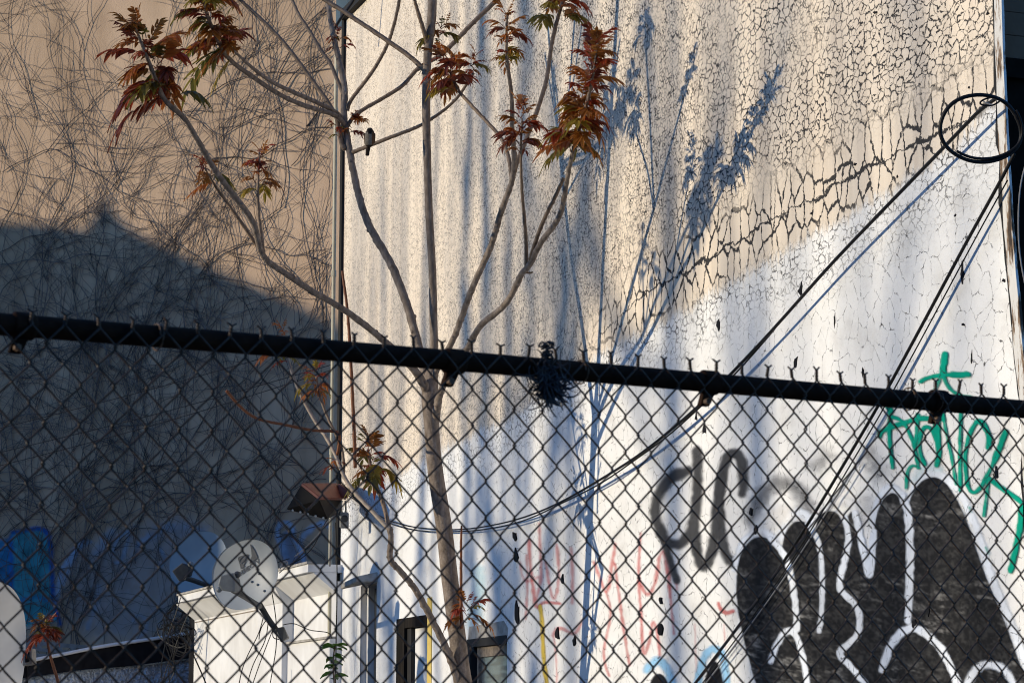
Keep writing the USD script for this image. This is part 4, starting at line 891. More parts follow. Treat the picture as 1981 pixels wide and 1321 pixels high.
cabl([(649, 1010), (652, 1100), (651, 1200), (649, 1330)], 19.2, 2.4, 'black cable running down the wall corner below the lamp')
obj('corner_pipe', px_tube([(639, 1016), (639, 1060), (638, 1095)], 19.3, 3.5, 8), M['angle'], label='short grey pipe stub standing at the annex roof corner', cat='pipe')
cabl([(542, 1100), (548, 1088), (556, 1086), (552, 1096), (540, 1108)], 18.9, 2.2, 'pale grey cable loop on the annex cornice', 'grey_cable')

# ------------------------------------------------------------------ cables across the white wall
def wall_cable(pts, offs, w_m, name, label, m='black_cable', n=60, cat='cable', sides=8):
    pts = np.asarray(pts, float); offs = np.broadcast_to(np.asarray(offs, float), (len(pts),))
    # the photograph's pixel is kept while the cable stands off the wall
    pos = []
    for (x, y), o_ in zip(pts, offs):
        pl_ = Plane((WALL.o + WALL.n * o_)[:2], WALL.d[:2]); pos.append(pl_.at(x, y))
    c = spl(np.array(pos), n)
    return obj(name, tube(c, w_m if np.ndim(w_m) == 0 else np.interp(np.linspace(0, 1, n), [0, .45, .65, 1], w_m), sides), M[m], smooth=True, label=label, cat=cat)
main1 = [(1928, 190), (1898, 212), (1860, 250), (1800, 312), (1700, 415), (1600, 520), (1500, 632), (1420, 717), (1360, 777), (1290, 838), (1230, 884), (1160, 928), (1090, 968), (1020, 998), (960, 1014), (900, 1023), (840, 1023), (780, 1015), (730, 995), (690, 966), (664, 946)]
wall_cable(main1, np.linspace(.10, .045, len(main1)), (.0085, .0080, .0050, .0045), 'wall_cable', 'thick black cable sagging from the coil across the white wall')
main1b = [(x + (3 if i % 2 else -1), y + 4 + (i % 3)) for i, (x, y) in enumerate(main1)]; main1b[0] = (1925, 196)
wall_cable(main1b[6:], np.linspace(.075, .04, len(main1b[6:])), .0045, 'wall_cable', 'thinner black cable running just under the sagging thick one')
main2 = [(1962, 298), (1938, 345), (1880, 450), (1810, 580), (1730, 728), (1690, 800), (1640, 885), (1580, 985), (1510, 1095), (1440, 1195), (1380, 1275), (1330, 1340)]
wall_cable(main2, np.linspace(.06, .05, len(main2)), .0075, 'wall_cable', 'thick black cable dropping steeply from the coil over the graffiti')
wall_cable([(x + 11, y + 4) for x, y in main2[1:]], .035, .0032, 'wall_cable', 'thin black cable beside the steep thick cable')
wall_cable([(x + 18 - i * 1.0, y + 9) for i, (x, y) in enumerate(main2[6:])], .04, .004, 'wall_cable', 'pale scuffed cable in front of the black letters', 'grey_cable')
cc = P(1897., 249., 10.02); th = np.linspace(-.5, 2 * np.pi - .35, 60)
ringp = np.array([P(1897 + (78 + 2.5 * math.sin(3 * t)) * math.cos(t), 249 + (66 + 2.0 * math.cos(2 * t + 1)) * math.sin(t) + 5 * math.cos(t), 10.02 + .05 * math.sin(t + 1)) for t in th])
obj('cable_coil', join([tube(ringp, .0085, 8), tube(ringp[:26] + np.array([.004, -.01, .012]), .006, 6), px_tube([(1931, 190), (1912, 190), (1896, 200), (1915, 205), (1934, 196)], 10.1, 4, 6)]), M['black_cable'], smooth=True, label='loop of black cable hung at the wall corner', cat='cable')
obj('cable_tie', px_tube([(1902, 197), (1912, 201), (1920, 203)], 10.02, 3.2, 6), M['paledish'], label='pale tie strip under the cable coil', cat='cable tie')
obj('drop_cable', px_tube([(1990, 300), (1976, 350), (1970, 420), (1974, 500), (1990, 580)], 10.0, 3.2, 6), M['grey_cable'], label='thin grey cable at the right edge beside the dark facade', cat='cable')

# ------------------------------------------------------------------ ailanthus tree
DT = 14.42
rng = np.random.default_rng(77)
TREE = thing('tree', P(905, 1425, DT) * [1, 1, 0], 'bare-limbed young tree with clumps of red and bronze new leaves', 'tree')
def dshift(px, py, k):  # branches lean to and from the viewer a little
    return 0.0
def branch(pts, w, bend=0.0, parent=TREE, m='bark', name='branch', depth=None, knots=True, sides=9, label=None):
    depth = DT if depth is None else depth
    pts = np.asarray(pts, float); k = len(pts)
    ww = np.interp(np.linspace(0, 1, k), np.linspace(0, 1, len(w)), w)
    s = np.concatenate([[0], np.cumsum(np.linalg.norm(np.diff(pts, axis=0), axis=1))]); s /= s[-1]
    dep = depth + bend * s
    c = spl(np.c_[pts, dep, ww], n=max(14, int(s.size * 9)))
    r = np.maximum(c[:, 3], 1.0) / 2 * c[:, 2] / FOC
    p3 = P(c[:, 0], c[:, 1], c[:, 2])
    if knots:
        t = np.linspace(0, 1, len(r)); kn = rng.choice(len(r), max(3, len(r) // 7), replace=False); r = r.copy(); r[kn] *= 1.10
        p3 = p3 + (rng.normal(0, .05, p3.shape) * r[:, None])
        p3[0] = P(c[0, 0], c[0, 1], c[0, 2])
    geo = [tube(p3, r, sides)]
    if knots:      # swollen leaf scars, alternating along the shoot
        gaps = np.linalg.norm(np.diff(c[:, :2], axis=0), axis=1).cumsum(); nx_ = rng.uniform(18, 40); side_ = 0
        for q_ in range(1, len(gaps)):
            if gaps[q_] > nx_ and q_ < len(r) - 1:
                nx_ += rng.uniform(26, 58); side_ += 2.4
                tg_ = p3[q_ + 1] - p3[q_ - 1]; tg_ /= np.linalg.norm(tg_); e1_ = np.cross(tg_, [0, 1., .3]); e1_ /= np.linalg.norm(e1_); e2_ = np.cross(tg_, e1_)
                kb = trimesh.creation.icosphere(1, 1.0); kv = np.array(kb.vertices) * np.array([.42, .42, .55]) * max(r[q_], .008)
                geo.append((p3[q_] + (e1_ * math.cos(side_) + e2_ * math.sin(side_)) * r[q_] * .85 + kv[:, :1] * e1_ + kv[:, 1:2] * e2_ + kv[:, 2:] * tg_, np.array(kb.faces)))
    o_ = obj(name, join(geo), M[m], parent, smooth=True, label=label)
    o_c = (c, p3)
    return o_, c

trunk, _c_trunk = branch([(930, 1425), (912, 1375), (896, 1321), (887, 1250), (878, 1179), (868, 1100), (859, 1020), (848, 950), (839, 882), (835, 820), (832, 768), (834, 730), (839, 690), (838, 600), (837, 536), (831, 430), (828, 353), (825, 247), (825, 150), (830, 80), (835, 35), (837, -60), (838, -200)],
    [42, 40, 37, 34, 33, 33, 32, 31, 30, 30, 34, 27, 18, 16, 15, 15.5, 15, 16, 16, 17, 18, 17, 14], name='trunk', sides=14, knots=False)
br = {}

def dat(key, px):
    c = br[key][1] if isinstance(key, str) else key
    return float(c[np.argmin(np.hypot(c[:, 0] - px[0], c[:, 1] - px[1])), 2])
def B(key, pts, w, bend=0.0, m='bark', on=None, **k):
    """bend: how far the tip leans away from (+) or to (-) the viewer, in metres, from the limb it grows on"""
    if on is not None: k['depth'] = dat(on, pts[0])
    br[key] = branch(pts, w, bend, m=m, **k); return br[key]
B('left', [(830, 765), (812, 730), (785, 697), (752, 667), (671, 603), (600, 561), (546, 525), (509, 494), (493, 440), (474, 406), (428, 346), (385, 276), (353, 226), (325, 201), (307, 170), (290, 125), (272, 80), (262, 52)], [20, 15, 13, 12.5, 12, 12, 12, 11.5, 10, 10, 9, 7, 3.5], -1.9)
B('left_b', [(509, 494), (486, 459), (442, 396), (415, 358), (396, 325)], [8, 6, 3], -0.15, m='twig', on='left')
B('left_c', [(509, 492), (503, 440), (499, 389), (500, 335), (502, 295)], [9, 6, 3], 0.1, m='twig', on='left')
B('inner', [(832, 755), (815, 690), (793, 607), (766, 532), (741, 483), (713, 433), (695, 381), (681, 318), (672, 268), (665, 219), (667, 177), (658, 124), (649, 88), (639, 35), (633, -20), (628, -90)], [18, 16, 16, 15, 14, 13, 13, 12, 11, 10, 9], 1.15)
B('in_a', [(668, 290), (661, 279), (654, 240), (636, 200), (601, 152), (551, 85), (495, 28), (462, -2)], [10, 8.5, 8, 7, 6], 0.2, m='twig', on='inner')
B('in_b', [(668, 245), (652, 226), (610, 211), (548, 187), (477, 141), (440, 110), (418, 70), (398, 20), (392, -30)], [10, 9, 9, 8, 5], -1.3, on='inner')
B('in_c', [(664, 232), (647, 216), (570, 180), (509, 148), (470, 115), (452, 98)], [9, 9, 7, 4], -0.9, on='inner')
B('in_d', [(668, 190), (654, 159), (640, 125), (622, 99), (600, 62), (580, 32), (562, -8)], [8, 7, 6], 0.3, m='twig', on='inner')
B('in_e', [(672, 215), (676, 200), (705, 160), (734, 117), (752, 80), (762, 49), (773, -3), (775, -40)], [8, 7, 6], -0.2, m='twig', on='inner')
B('in_f', [(672, 245), (685, 226), (715, 205), (752, 184), (785, 160), (808, 134), (850, 108), (905, 55), (965, -3), (1000, -40)], [8, 7.5, 8, 9, 9], 0.1, m='twig', on='inner')
B('in_g', [(678, 297), (690, 292), (740, 272), (790, 253), (815, 242), (850, 220), (883, 191), (905, 160), (916, 142)], [9, 7, 6, 5], -0.5, m='twig', on='inner')
B('ce_a', [(829, 95), (820, 60), (808, 22), (798, -15)], [9, 8, 6], -.1, m='twig')
B('ce_b', [(824, 140), (800, 116), (752, 81), (700, 46), (646, 11), (610, -10)], [10, 9, 8], .3, m='twig')
B('r_in', [(838, 748), (845, 715), (868, 674), (893, 614), (918, 547), (944, 490), (958, 450), (971, 406), (985, 368), (992, 343), (995, 300), (992, 265), (991, 220), (989, 177), (983, 135), (980, 106), (980, 60), (981, 30)], [12, 12, 12, 11.5, 11, 10, 8, 7, 4], -1.15, m='bark')
B('r_in_b', [(990, 348), (985, 310), (972, 272), (936, 230), (900, 191), (885, 172), (872, 140)], [8, 7, 6], 0.35, m='twig', on='r_in')
B('r_in_c', [(992, 345), (1000, 315), (1010, 290), (1033, 230), (1056, 160), (1067, 88), (1078, 40), (1088, 5)], [9, 9, 8, 7], 0.35, m='twig', on='r_in')
B('right', [(842, 815), (847, 780), (854, 755), (875, 712), (904, 674), (929, 631), (960, 605), (989, 571), (1010, 529), (1022, 516), (1045, 472), (1073, 434), (1088, 400), (1096, 355), (1107, 300), (1120, 250), (1138, 190), (1150, 130), (1156, 85)], [18, 13, 12.5, 12, 12, 12, 11, 10, 8, 7, 4], -2.15)
B('r_b', [(1018, 518), (1018, 480), (1015, 430), (1010, 371), (1008, 320), (1008, 270), (1010, 230)], [8, 6, 3], -0.25, m='twig', on='right')
B('r_c', [(1026, 502), (1034, 475), (1050, 430), (1072, 385), (1090, 345)], [9, 8, 7], -0.3, m='twig', on='right')
B('r_stub', [(1014, 526), (1026, 528), (1031, 526)], [5, 3], 0, m='twig', knots=False, on='right')
# lower second stem
B('low', [(893, 1350), (886, 1318), (868, 1265), (847, 1221), (812, 1154), (790, 1122), (768, 1098), (755, 1080), (756, 1050), (754, 1020)], [17, 15, 13, 12, 11.5, 11], -.3, label='dark lower stem leaning left')
B('low_a', [(754, 1030), (748, 1000), (738, 965), (724, 930), (716, 895), (712, 870)], [9, 8, 6], 0.5, m='twig', on='low')
B('low_b', [(754, 1025), (735, 1005), (713, 981), (678, 942), (660, 908), (651, 884), (629, 843), (608, 812), (580, 759), (560, 705), (548, 655)], [9, 8.5, 8, 7.5, 6.5, 5], 0.6, m='pale_twig', on='low')
B('low_c', [(665, 915), (661, 868), (636, 812), (618, 762), (612, 728)], [6, 5.5, 4], 0.2, m='twig', on='low_b')
B('dead', [(652, 880), (654, 838), (618, 833), (544, 820), (495, 808), (459, 780), (438, 755)], [6, 6, 5.5, 5, 6], -0.3, m='red_twig', on='low_b')
B('red', [(687, 905), (685, 833), (683, 790), (681, 748), (677, 670), (672, 600), (667, 560), (662, 524)], [7, 7, 6.5, 5.5, 5], .1, m='red_twig', depth=DT - .2, label='red brown bare shoot')
B('rust', [(893, 1215), (892, 1168), (892, 1100), (892, 1050), (893, 1016)], [6, 6, 5, 3.5], .0, m='red_twig', depth=DT - .1, label='rust coloured bare shoot beside the trunk')

# ---- compound leaves: a drooping midrib with pairs of pointed leaflets
def leaflet(base, dirv, nrm, L, W, droop):
    t = np.array([0, .18, .45, .75, 1.0]); wv = np.array([0.05, .8, 1.0, .62, 0.0]) * W / 2
    side = np.cross(dirv, nrm); side /= np.linalg.norm(side) + 1e-9
    mid = base + dirv * (t * L)[:, None] + np.array([0, 0, -1.]) * (droop * L * t ** 2)[:, None]
    up = nrm * (W * .16)
    lft = mid + side * wv[:, None] + up; rgt = mid - side * wv[:, None] + up
    v = np.vstack([mid, lft, rgt]); f = []
    for i in range(4): f += [[i, i + 1, 5 + i + 1], [i, 5 + i + 1, 5 + i], [i, 10 + i + 1, i + 1], [i, 10 + i, 10 + i + 1]]
    return v, np.array(f)

def compound(base, dirv, L, pairs, young, rg, wmul=1.0):
    """young 0..1: 1 small, upright, folded; 0 spread and hanging"""
    d = dirv / np.linalg.norm(dirv); n = 9; t = np.linspace(0, 1, n)
    drop = (1.05 - young * .85) * rg.uniform(.55, 1.3)
    hz = np.array([d[0], d[1], 0.0])
    pts = base + d * (t * L)[:, None] + np.array([0, 0, -1.]) * (drop * L * .75 * t ** 2.2)[:, None]
    ms = [tube(pts, np.linspace(.0026, .0010, n), 4, cap=False)]
    for i in range(pairs + 1):
        tt = .30 + .70 * i / pairs; j = tt * (n - 1); a = int(min(j, n - 2)); b = pts[a] + (j - a) * (pts[a + 1] - pts[a])
        tg = pts[a + 1] - pts[a]; tg /= np.linalg.norm(tg)
        side = np.cross(tg, [0, 0, 1.]); side /= np.linalg.norm(side) + 1e-9; upn = np.cross(side, tg)
        ll = L * (.42 - .10 * abs(tt - .55)) * rg.uniform(.85, 1.15) * (1 - .25 * young)
        for sgn in ((1, -1) if i < pairs else (0,)):
            dv = tg * rg.uniform(.55, .8) + side * sgn * rg.uniform(.55, .85) * (1 - .35 * young) + np.array([0, 0, -1.]) * rg.uniform(-.05, .55) * (1 - .6 * young)
            dv /= np.linalg.norm(dv)
            ms.append(leaflet(b, dv, upn + side * sgn * .3, ll, ll * .345 * wmul * rg.uniform(.85, 1.15), rg.uniform(.1, .45)))
    return join(ms)

MIX = {'dark': ['leaf_bronze', 'leaf_red', 'leaf_dark', 'leaf_bronze', 'leaf_olive', 'leaf_orange'], 'red': ['leaf_red', 'leaf_bronze', 'leaf_dark', 'leaf_orange', 'leaf_bronze'], 'mix': ['leaf_olive', 'leaf_bronze', 'leaf_dark', 'leaf_gold', 'leaf_red', 'leaf_olive'],
       'orange': ['leaf_orange', 'leaf_orange', 'leaf_gold', 'leaf_red', 'leaf_bronze'], 'gold': ['leaf_gold', 'leaf_bronze', 'leaf_olive', 'leaf_orange']}
PXM = DT / FOC
def cluster(parent, a, b, n, L, mix, depth=None, rg=None, spread=1.0, low='mix'):
    """leaves spiral along the shoot from px a (low) to px b (tip)"""
    rg = np.random.default_rng(int(a[0] * 7 + a[1] * 13))
    if isinstance(parent, str): da, db = dat(parent, a), dat(parent, b); parent = br[parent][0]
    else: da = db = depth
    n = int(n * 1.6); L = L * .90
    for i in range(n):
        t = (i + rg.uniform(.1, .9)) / n; t = t ** .85
        x = a[0] + t * (b[0] - a[0]); y = a[1] + t * (b[1] - a[1])
        base = P(x, y, da + t * (db - da)) + rg.normal(0, .012, 3)
        phi = i * 2.4 + rg.uniform(-.3, .3)
        sd = np.array([b[0] - a[0], -(b[1] - a[1])], float); sd /= np.linalg.norm(sd) + 1e-9
        ax = XR * sd[0] + np.array([0, 0, 1.]) * sd[1]
        e1 = np.cross(ax, [0, 1., 0]); e1 /= np.linalg.norm(e1); e2 = np.cross(ax, e1)
        up = .45 + .9 * t ** 2 + rg.uniform(-.25, .25)
        dv = np.array([0, 0, .30]) + rg.normal(0, .26, 3) + ax * up + (e1 * math.cos(phi) + e2 * math.sin(phi) * .8) * spread
        young = np.clip(t * 1.15 - .25 + rg.uniform(-.15, .15), 0, 1)
        pal = MIX[mix] if t > .38 or rg.random() < .35 else MIX[low]
        l_ = L * PXM * (1.08 - .42 * t) * rg.uniform(.5, 1.25)
        obj('leaf', compound(base, dv, l_, int(rg.integers(5, 8)) if l_ > .12 else int(rg.integers(3, 5)), young, rg), M[pal[int(rg.integers(len(pal)))]], parent)
g = lambda k: br[k][0]
dl = lambda k: float(br[k][1][-1, 2])
br['trunk'] = (trunk, _c_trunk)
cluster('left', (338, 200), (262, 55), 27, 88, 'dark')
cluster('in_b', (440, 108), (396, 8), 24, 80, 'dark')
cluster('in_b', (398, 30), (392, -40), 9, 80, 'dark')
cluster('in_c', (462, 108), (440, 78), 7, 60, 'dark')
cluster('left_b', (412, 350), (394, 318), 8, 56, 'red')
cluster('left_c', (500, 372), (503, 292), 12, 52, 'red', low='gold')
cluster('in_a', (472, 6), (455, -12), 5, 40, 'mix')
cluster('inner', (656, 95), (654, 62), 6, 38, 'red')
cluster('inner', (678, 262), (692, 228), 9, 46, 'red')
cluster('in_a', (657, 262), (648, 240), 3, 46, 'orange')
cluster('trunk', (838, 95), (858, 48), 8, 48, 'dark')
cluster('trunk', (828, 160), (850, 108), 6, 50, 'red')
cluster('r_in_b', (887, 175), (862, 112), 14, 66, 'red')
cluster('in_g', (912, 150), (920, 106), 9, 48, 'dark')
cluster('r_in', (983, 128), (980, 22), 16, 56, 'red')
cluster('r_in_c', (1076, 48), (1092, -10), 11, 62, 'dark')
cluster('r_b', (1008, 300), (1012, 205), 17, 60, 'red')
cluster('right', (1106, 300), (1156, 88), 46, 72, 'red')
cluster('r_c', (1110, 290), (1100, 250), 5, 60, 'mix')
cluster('low_b', (560, 705), (546, 632), 9, 46, 'orange', low='gold')
cluster('low_c', (618, 768), (606, 706), 13, 46, 'orange', low='gold')
cluster('low_a', (728, 930), (708, 855), 16, 66, 'dark', low='mix')
cluster('low_b', (660, 908), (650, 890), 3, 42, 'red')
cluster('rust', (896, 1205), (912, 1165), 8, 52, 'dark', low='red')

# ------------------------------------------------------------------ seedling and green plant
SD = 17.0
sd = thing('tree_seedling', P(112, 1330, SD), 'thin seedling with a tuft of red and olive leaves before the eave', 'seedling')
st_, _ = branch([(118, 1345), (110, 1310), (98, 1270), (92, 1240), (88, 1205)], [7, 6, 5, 4], 0, parent=sd, m='red_twig', name='stem', depth=SD)
PXM = SD / FOC
cluster(st_, (93, 1245), (88, 1200), 15, 52, 'mix', SD)
PXM = DT / FOC
GP = thing('green_plant', P(645, 1335, 17.6), 'small bright green leafy plant at the foot of the wall corner', 'plant')
gs, _ = branch([(648, 1345), (646, 1310), (645, 1275), (648, 1250)], [4, 3.5, 3], 0, parent=GP, m='twig', name='stem', depth=17.6)
rg = np.random.default_rng(4)
for i in range(22):
    t = rg.uniform(0, 1); x = 646 + rg.normal(0, 3); y = 1318 - 72 * t; base = P(x, y, 17.6); phi = i * 2.4
    dv = np.array([math.cos(phi), math.sin(phi) * .8, rg.uniform(-.1, .5)]); dv /= np.linalg.norm(dv)
    L_ = rg.uniform(.075, .12)
    obj('leaf', leaflet(base, dv, np.array([0, 0, 1.]) + rg.normal(0, .3, 3), L_, L_ * .62, rg.uniform(.1, .5)), M['leaf_green'], GP)

# ------------------------------------------------------------------ sparrow
bd = DT - .05
BC = P(713., 266., bd)
def ball(c, r): 
    m_ = trimesh.creation.icosphere(2, 1.0); v_ = np.array(m_.vertices) * r + c; return v_
pm = bd / FOC
def bp(x, y, dy=0.0): return P(x, y, bd) + np.array([0, dy, 0])
import manifold3d as m3
def hullm(*pts): return m3.Manifold.hull_points(np.vstack(pts).astype(np.float64))
body = hullm(ball(bp(714, 275), .030), ball(bp(715, 264), .031), ball(bp(716, 257), .024))
body += hullm(ball(bp(716, 258), .022), ball(bp(715.5, 253.5), .0195))
body += hullm(ball(bp(713, 281, .012), .012), ball(bp(710, 298, .03), [.011, .004, .006]), ball(bp(710, 290, .02), [.009, .005, .01]))
for sx in (-1, 1): body += hullm(ball(bp(715 + sx * 9.2, 262), [.007, .016, .014]), ball(bp(715 + sx * 8.5, 273, .012), [.006, .014, .014]))
body = body.refine_to_length(.005); mb = body.to_mesh(); tb = trimesh.Trimesh(mb.vert_properties[:, :3], mb.tri_verts, process=True)
trimesh.smoothing.filter_taubin(tb, iterations=12)
bv = np.array(tb.vertices); rel = (bv - BC) / pm; yy = -rel[:, 2]; xx = rel[:, 0]
tint = np.tile([.20, .175, .14], (len(bv), 1)); tint[(np.abs(xx) > 7.0)] = [.10, .055, .03]
tint[yy < -8] = [.05, .04, .032]; tint[(yy < -12.5)] = [.045, .04, .038]
bib = (np.abs(xx - 3) < 3.4) & (yy > -14) & (yy < -4) & (bv[:, 1] < BC[1]); tint[bib] = [.007, .007, .007]
tint[(yy > 16)] = [.035, .025, .018]
SPW = thing('sparrow', bp(714, 283), 'small sparrow with dark bib perched on a thin branch', 'bird')
obj('body', (bv, np.array(tb.faces)), M['bird'], SPW, smooth=True, prim={'tint': ('c', tint)})
bk = trimesh.creation.cone(.005, .014, sections=10); bk.apply_transform(trimesh.transformations.rotation_matrix(math.pi / 2, [1, .9, 0])); bk.apply_translation(bp(718.5, 253, -.018)); obj('beak', tm(bk), M['darkmetal'], SPW)
for sx in (-1, 1):
    e_ = trimesh.creation.icosphere(1, .0028); e_.apply_translation(bp(716 + sx * 3.6, 252, -.0165)); obj('eye', tm(e_), M['black'], SPW)
    obj('leg', px_tube([(714 + sx * 3, 280), (713.5 + sx * 3.4, 283)], bd - .002, 1.3, 5), M['tie'], SPW)

# ------------------------------------------------------------------ chain link fence
F0 = P(0., 627., 4.45); ratio = None
# depth of the right end so that the rail is level
r1 = P(1981., 790., 1.0) - CAM; F1 = CAM + r1 * ((F0[2] - CAM[2]) / r1[2])
fdir = F1 - F0; FL_ = np.linalg.norm(fdir); fdir /= FL_
fn = np.array([fdir[1], -fdir[0], 0.]); fn = fn if np.dot(fn, CAM - F0) > 0 else -fn
ZR = F0[2]; RR = .0212
FEN = thing('chain_link_fence', (F0 + F1) / 2 * [1, 1, 0], 'dark chain link fence with black top rail in the foreground', 'fence')
def fp(s, z, o): s = np.asarray(s, float); return F0 + s[..., None] * fdir + (np.asarray(z, float) - ZR)[..., None] * np.array([0, 0, 1.]) + np.asarray(o, float)[..., None] * fn
ss = np.linspace(-1.2, FL_ + 1.2, 90)
obj('top_rail', tube(fp(ss, ZR + .002 * np.sin(ss * 2.1), np.zeros_like(ss)), RR, 20), M['rail'], FEN, smooth=40)
for s_ in (-1.15, FL_ + 1.15):
    obj('post', tube(fp(np.full(6, s_), np.linspace(0, ZR - .03, 6), np.zeros(6)), .03, 14), M['rail'], FEN, smooth=40)
def s_at(px, py):
    r = P(float(px), float(py), 1.0) - CAM; n_ = fn; t = np.dot(F0 - CAM, n_) / np.dot(r, n_); return float(np.dot(CAM + r * t - F0, fdir))
rng = np.random.default_rng(99)
for px, py in ((45, 632), (878, 700), (1372, 738), (1815, 772)):
    s_ = s_at(px, py); sv = np.array([s_ - .022, s_ - .017, s_ + .017, s_ + .022])
    cp = obj('coupling', tube(fp(sv, np.full(4, ZR), np.zeros(4)), np.array([RR + .001, RR + .005, RR + .005, RR + .001]), 18), M['rail'], FEN, smooth=40)
    # strap and bolt hanging under the coupling
    q = [fp(s_ - .018 + .0, ZR - RR + .004, .006), fp(s_ + .012, ZR - RR + .004, .006), fp(s_ - .026, ZR - RR - .030, .004), fp(s_ - .004, ZR - RR - .032, .004)]
    q = np.array(q); obj('strap', hexa(np.vstack([q, q - fn * .012]), .003), M['rail'], cp, smooth=30)
    b_ = trimesh.creation.cylinder(.007, .02, sections=6); T = trimesh.geometry.align_vectors([0, 0, 1], fn); b_.apply_transform(T); b_.apply_translation(fp(s_ - .014, ZR - RR - .022, .010)); obj('bolt', tm(b_), M['tie'], cp)
PITCHF, HF, WR = FL_ / 37.0, .0742, .00215
OFF = RR + .006
zk = ZR + RR - .002           # knuckle level where the twist starts
s_first = s_at(35, 600) - PITCHF * 17
NW = 2 * (37 + 34)
tz_ = np.array([0, .06, .14, .30, .5, .70, .86, .94])
jit = rng.normal(0, .0016, NW + 2); wavy = np.random.default_rng(3)
for i in range(NW):
    zw = zk + float(np.interp(s_first + i * PITCHF / 2, [0, 1.1, FL_], [-.017, 0, .004])); left = s_first + (i) * PITCHF / 2 - PITCHF / 4 ; c0 = left + PITCHF / 4 ; 
    # wire i runs between columns i and i+1; even i meets the top knuckle on its right, odd i on its left
    A = PITCHF / 4 + .0016; sgn = 1 if i % 2 == 0 else -1
    nper = int((zk - .06) / HF)
    pts = []
    tt = np.linspace(0, nper * 2, nper * 2 * 7 + 1)          # half turns downward
    ph = tt % 2.0; tri_ = np.where(ph < 1, 1 - 2 * ph, 2 * ph - 3)      # 1 -> -1 -> 1
    soft = np.sign(tri_) * (1 - (1 - np.abs(tri_)) ** 1.0); soft = np.clip(tri_ * 1.06, -1, 1)
    x = c0 + sgn * A * soft + jit[i] + .0022 * (meshkit.noise(np.c_[tt * .45, np.full(len(tt), (i // 2) * .6), np.zeros(len(tt))], 8) - .5) + .0030 * (meshkit.noise(np.c_[tt * .12, np.full(len(tt), i * .13), np.zeros(len(tt))], 2) - .5)
    z = zw - tt * HF / 2
    dep = OFF + .0030 * np.sin(np.pi * (ph)) * (1)  
    dep = OFF + np.where(ph < 1, 1, -1) * .0026 * np.clip(np.sin(np.pi * (ph % 1)) * 2.0, 0, 1)
    body_ = fp(x, z, dep)
    # twist and barb
    col = c0 + sgn * PITCHF / 4
    zz = np.linspace(0, 1, 15)[1:]; turn = 2 * np.pi * 1.6 * zz + (0 if i % 2 == 0 else np.pi)
    hT = .026; lean = rng.normal(0, .05)
    k2 = (i + 0) // 2; lr_ = np.random.default_rng(1000 + k2); lean = lr_.normal(0, .10); hT = .018 * lr_.uniform(.85, 1.15)
    tw = fp(col + .0021 * np.cos(turn) + lean * hT * zz, zw + hT * zz, OFF + .0021 * np.sin(turn))
    e_ang = (1 if i % 2 == 0 else -1) * lr_.uniform(.8, 1.15); bl = .0105 * lr_.uniform(.8, 1.2)
    bz = np.array([.35, 1.0]); brb = fp(col + lean * hT + bl * bz * math.sin(e_ang), zw + hT + bl * bz * math.cos(e_ang), np.full(2, OFF + (.001 if i % 2 else -.001)))
    path = np.vstack([body_[::-1], tw, brb])
    obj('wire', tube(path, WR, 5), M['wire'], FEN, smooth=True)
for px in (1755, 1805, 300, 1120):
    s_ = s_at(px, 640 + px * .075)
    th = np.linspace(0, 2 * np.pi * 1.3, 24); 
    obj('tie_wire', tube(fp(s_ + .006 * th / 6, ZR + (RR + .004) * np.sin(th), (RR + .008) * np.cos(th)), .0016, 5), M['tie'], FEN, smooth=True)

# black tangle hanging from the rail
tg = s_at(1042, 745); ms = []; rng = np.random.default_rng(15)
for i in range(150):
    a = rng.normal(-math.pi / 2, .95); L_ = rng.uniform(.026, .078) * (1.15 if abs(a + math.pi / 2) < .5 else 1)
    st0 = np.array([rng.normal(0, .014), rng.normal(-.024, .012)]); k_ = rng.normal(0, 1.1); n_ = 8; pts = []; aa = a; p_ = st0.copy()
    for q_ in range(n_):
        pts.append(p_.copy()); aa += k_ / n_ * 1.6 + rng.normal(0, .1); p_ = p_ + L_ / n_ * np.array([math.cos(aa), math.sin(aa)])
    pts = np.array(pts); o_ = OFF + .012 + rng.normal(0, .009) + np.linspace(0, rng.normal(0, .012), n_)
    ms.append(tube(fp(tg + pts[:, 0], ZR - .006 + pts[:, 1], o_), np.linspace(.0022, .0012, n_) * rng.uniform(.6, 1.25), 5))
for i in range(34):
    th = np.linspace(0, rng.uniform(3, 6), 9) + rng.uniform(0, 6); r_ = rng.uniform(.006, .014); zc_ = rng.uniform(-.03, .045); 
    ms.append(tube(fp(tg + rng.normal(0, .004 + .004 * (zc_ < 0)) + r_ * .7 * np.cos(th), ZR + zc_ + r_ * np.sin(th) * .6, OFF + .008 + rng.normal(0, .006) + .004 * np.sin(th)), .0021, 5))
obj('plastic_tangle', join(ms), M['tangle'], label='tangled clump of black strips tied to the fence rail', cat='tangle')

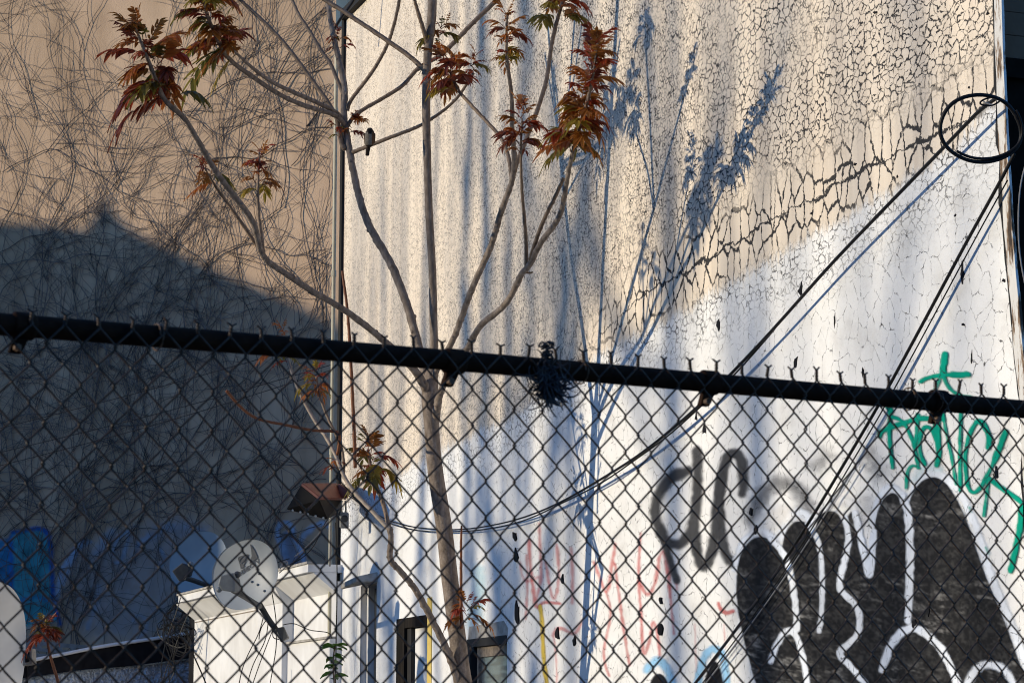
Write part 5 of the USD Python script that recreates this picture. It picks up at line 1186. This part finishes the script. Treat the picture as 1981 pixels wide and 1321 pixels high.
# ------------------------------------------------------------------ beyond the left edge of the frame: what casts the shade
H = SUN_TRAVEL
def back_to_x(p, X): t = (p[0] - X) / H[0]; return p - H * t
XS = -24.0
prof_px = [(-140, 425), (-60, 428), (0, 430), (60, 432), (120, 437), (166, 446), (178, 420), (190, 405), (198, 378), (208, 378), (218, 405), (236, 425), (262, 448), (330, 480), (420, 520), (520, 562), (600, 598), (648, 622), (740, 668)]
prof = np.array([back_to_x(TANW.at(float(x), float(y)), XS) for x, y in prof_px])
yz = prof[:, 1:]; 
pg = Polygon([(yz[-1, 0] - .0, 0)] + [tuple(q) for q in yz[::-1]] + [(yz[0, 0] + 5, yz[0, 1] + .3), (yz[0, 0] + 5, 0)]).buffer(0)
m_ = trimesh.creation.extrude_polygon(pg, 5.0, engine='earcut'); mv = np.array(m_.vertices)
w = np.stack([np.full(len(mv), XS) - mv[:, 2] , mv[:, 0] - mv[:, 2] * H[1] / H[0], mv[:, 1]], -1)
nb = thing('brick_house', (XS, float(yz[0, 0]), 0), 'brick house left of the frame whose roof shades the tan wall', 'house')
obj('wall', (w, np.array(m_.faces)), M['brick'], nb)

# houses across the street, behind the viewer
ob = thing('street_house', (0, -14, 0), 'row of brick houses behind the viewer across the street', 'house')
obj('wall', tm(trimesh.creation.box([110, 6, 10.5]).apply_translation([-12, -17, 5.25])), M['brick'], ob)

# bare street trees left of the frame that throw the soft streaks
rng = np.random.default_rng(2024)
LT_ = ['bare upright tree left of the frame, nearest the fence line', 'bare upright tree left of the frame, second from the fence line', 'bare upright tree left of the frame, third from the fence line', 'bare upright tree left of the frame, fourth from the fence line', 'bare upright tree left of the frame, fifth from the fence line', 'bare upright tree left of the frame, sixth from the fence line', 'bare upright tree left of the frame, seventh from the fence line', 'bare upright tree left of the frame, farthest from the fence line']
def bare_tree(yw, X, limbs, zlow, spread, k, rmin=.02, rmax=.07):
    """yw: where along the white wall (world y) its shadow falls"""
    y = yw - (0.5 - X) * H[1] / H[0]; lift = (0.5 - X) * -H[2] / H[0]
    t = thing('bare_tree', (X, y, 0), LT_[k], 'tree', 'bare trees left of the frame')
    base = np.array([X, y, 0.0]); hT = zlow + lift
    obj('trunk', tube(np.array([base + [0, 0, z_] for z_ in np.linspace(0, hT, 6)]), np.linspace(.13, .10, 6), 8), M['bark'], t, smooth=True)
    for j in range(limbs):
        yo = rng.normal(0, spread); lean = rng.normal(0, .12); n_ = 16; tt = np.linspace(0, 1, n_)
        hh = hT + rng.uniform(3.0, 8.5)
        ys = y + yo * np.minimum(1, tt * 3.0) ** .8 + lean * tt * 2 + np.cumsum(rng.normal(0, .05, n_)); xs = X + rng.normal(0, 1.2) * tt + np.cumsum(rng.normal(0, .04, n_))
        zz = hT - .3 - rng.uniform(0, 1.5) + (hh - hT) * tt
        obj('branch', tube(np.c_[xs, ys, zz], np.interp(tt, [0, .7, 1], [1, .75, .25]) * rng.uniform(rmin, rmax), 6), M['bark'], t, smooth=True)
for k, a in enumerate([(18.9, -26, 13, .8, .75), (17.4, -22, 12, 1.0, .75), (16.2, -28, 11, 2.8, .7), (14.9, -34, 10, 4.7, .8), (13.3, -30, 9, 4.5, .8), (12.1, -36, 7, 2.6, .6), (11.0, -40, 7, 1.9, .5), (15.6, -24, 4, 2.0, .5)]):
    bare_tree(a[0], a[1], a[2], a[3], a[4], k)
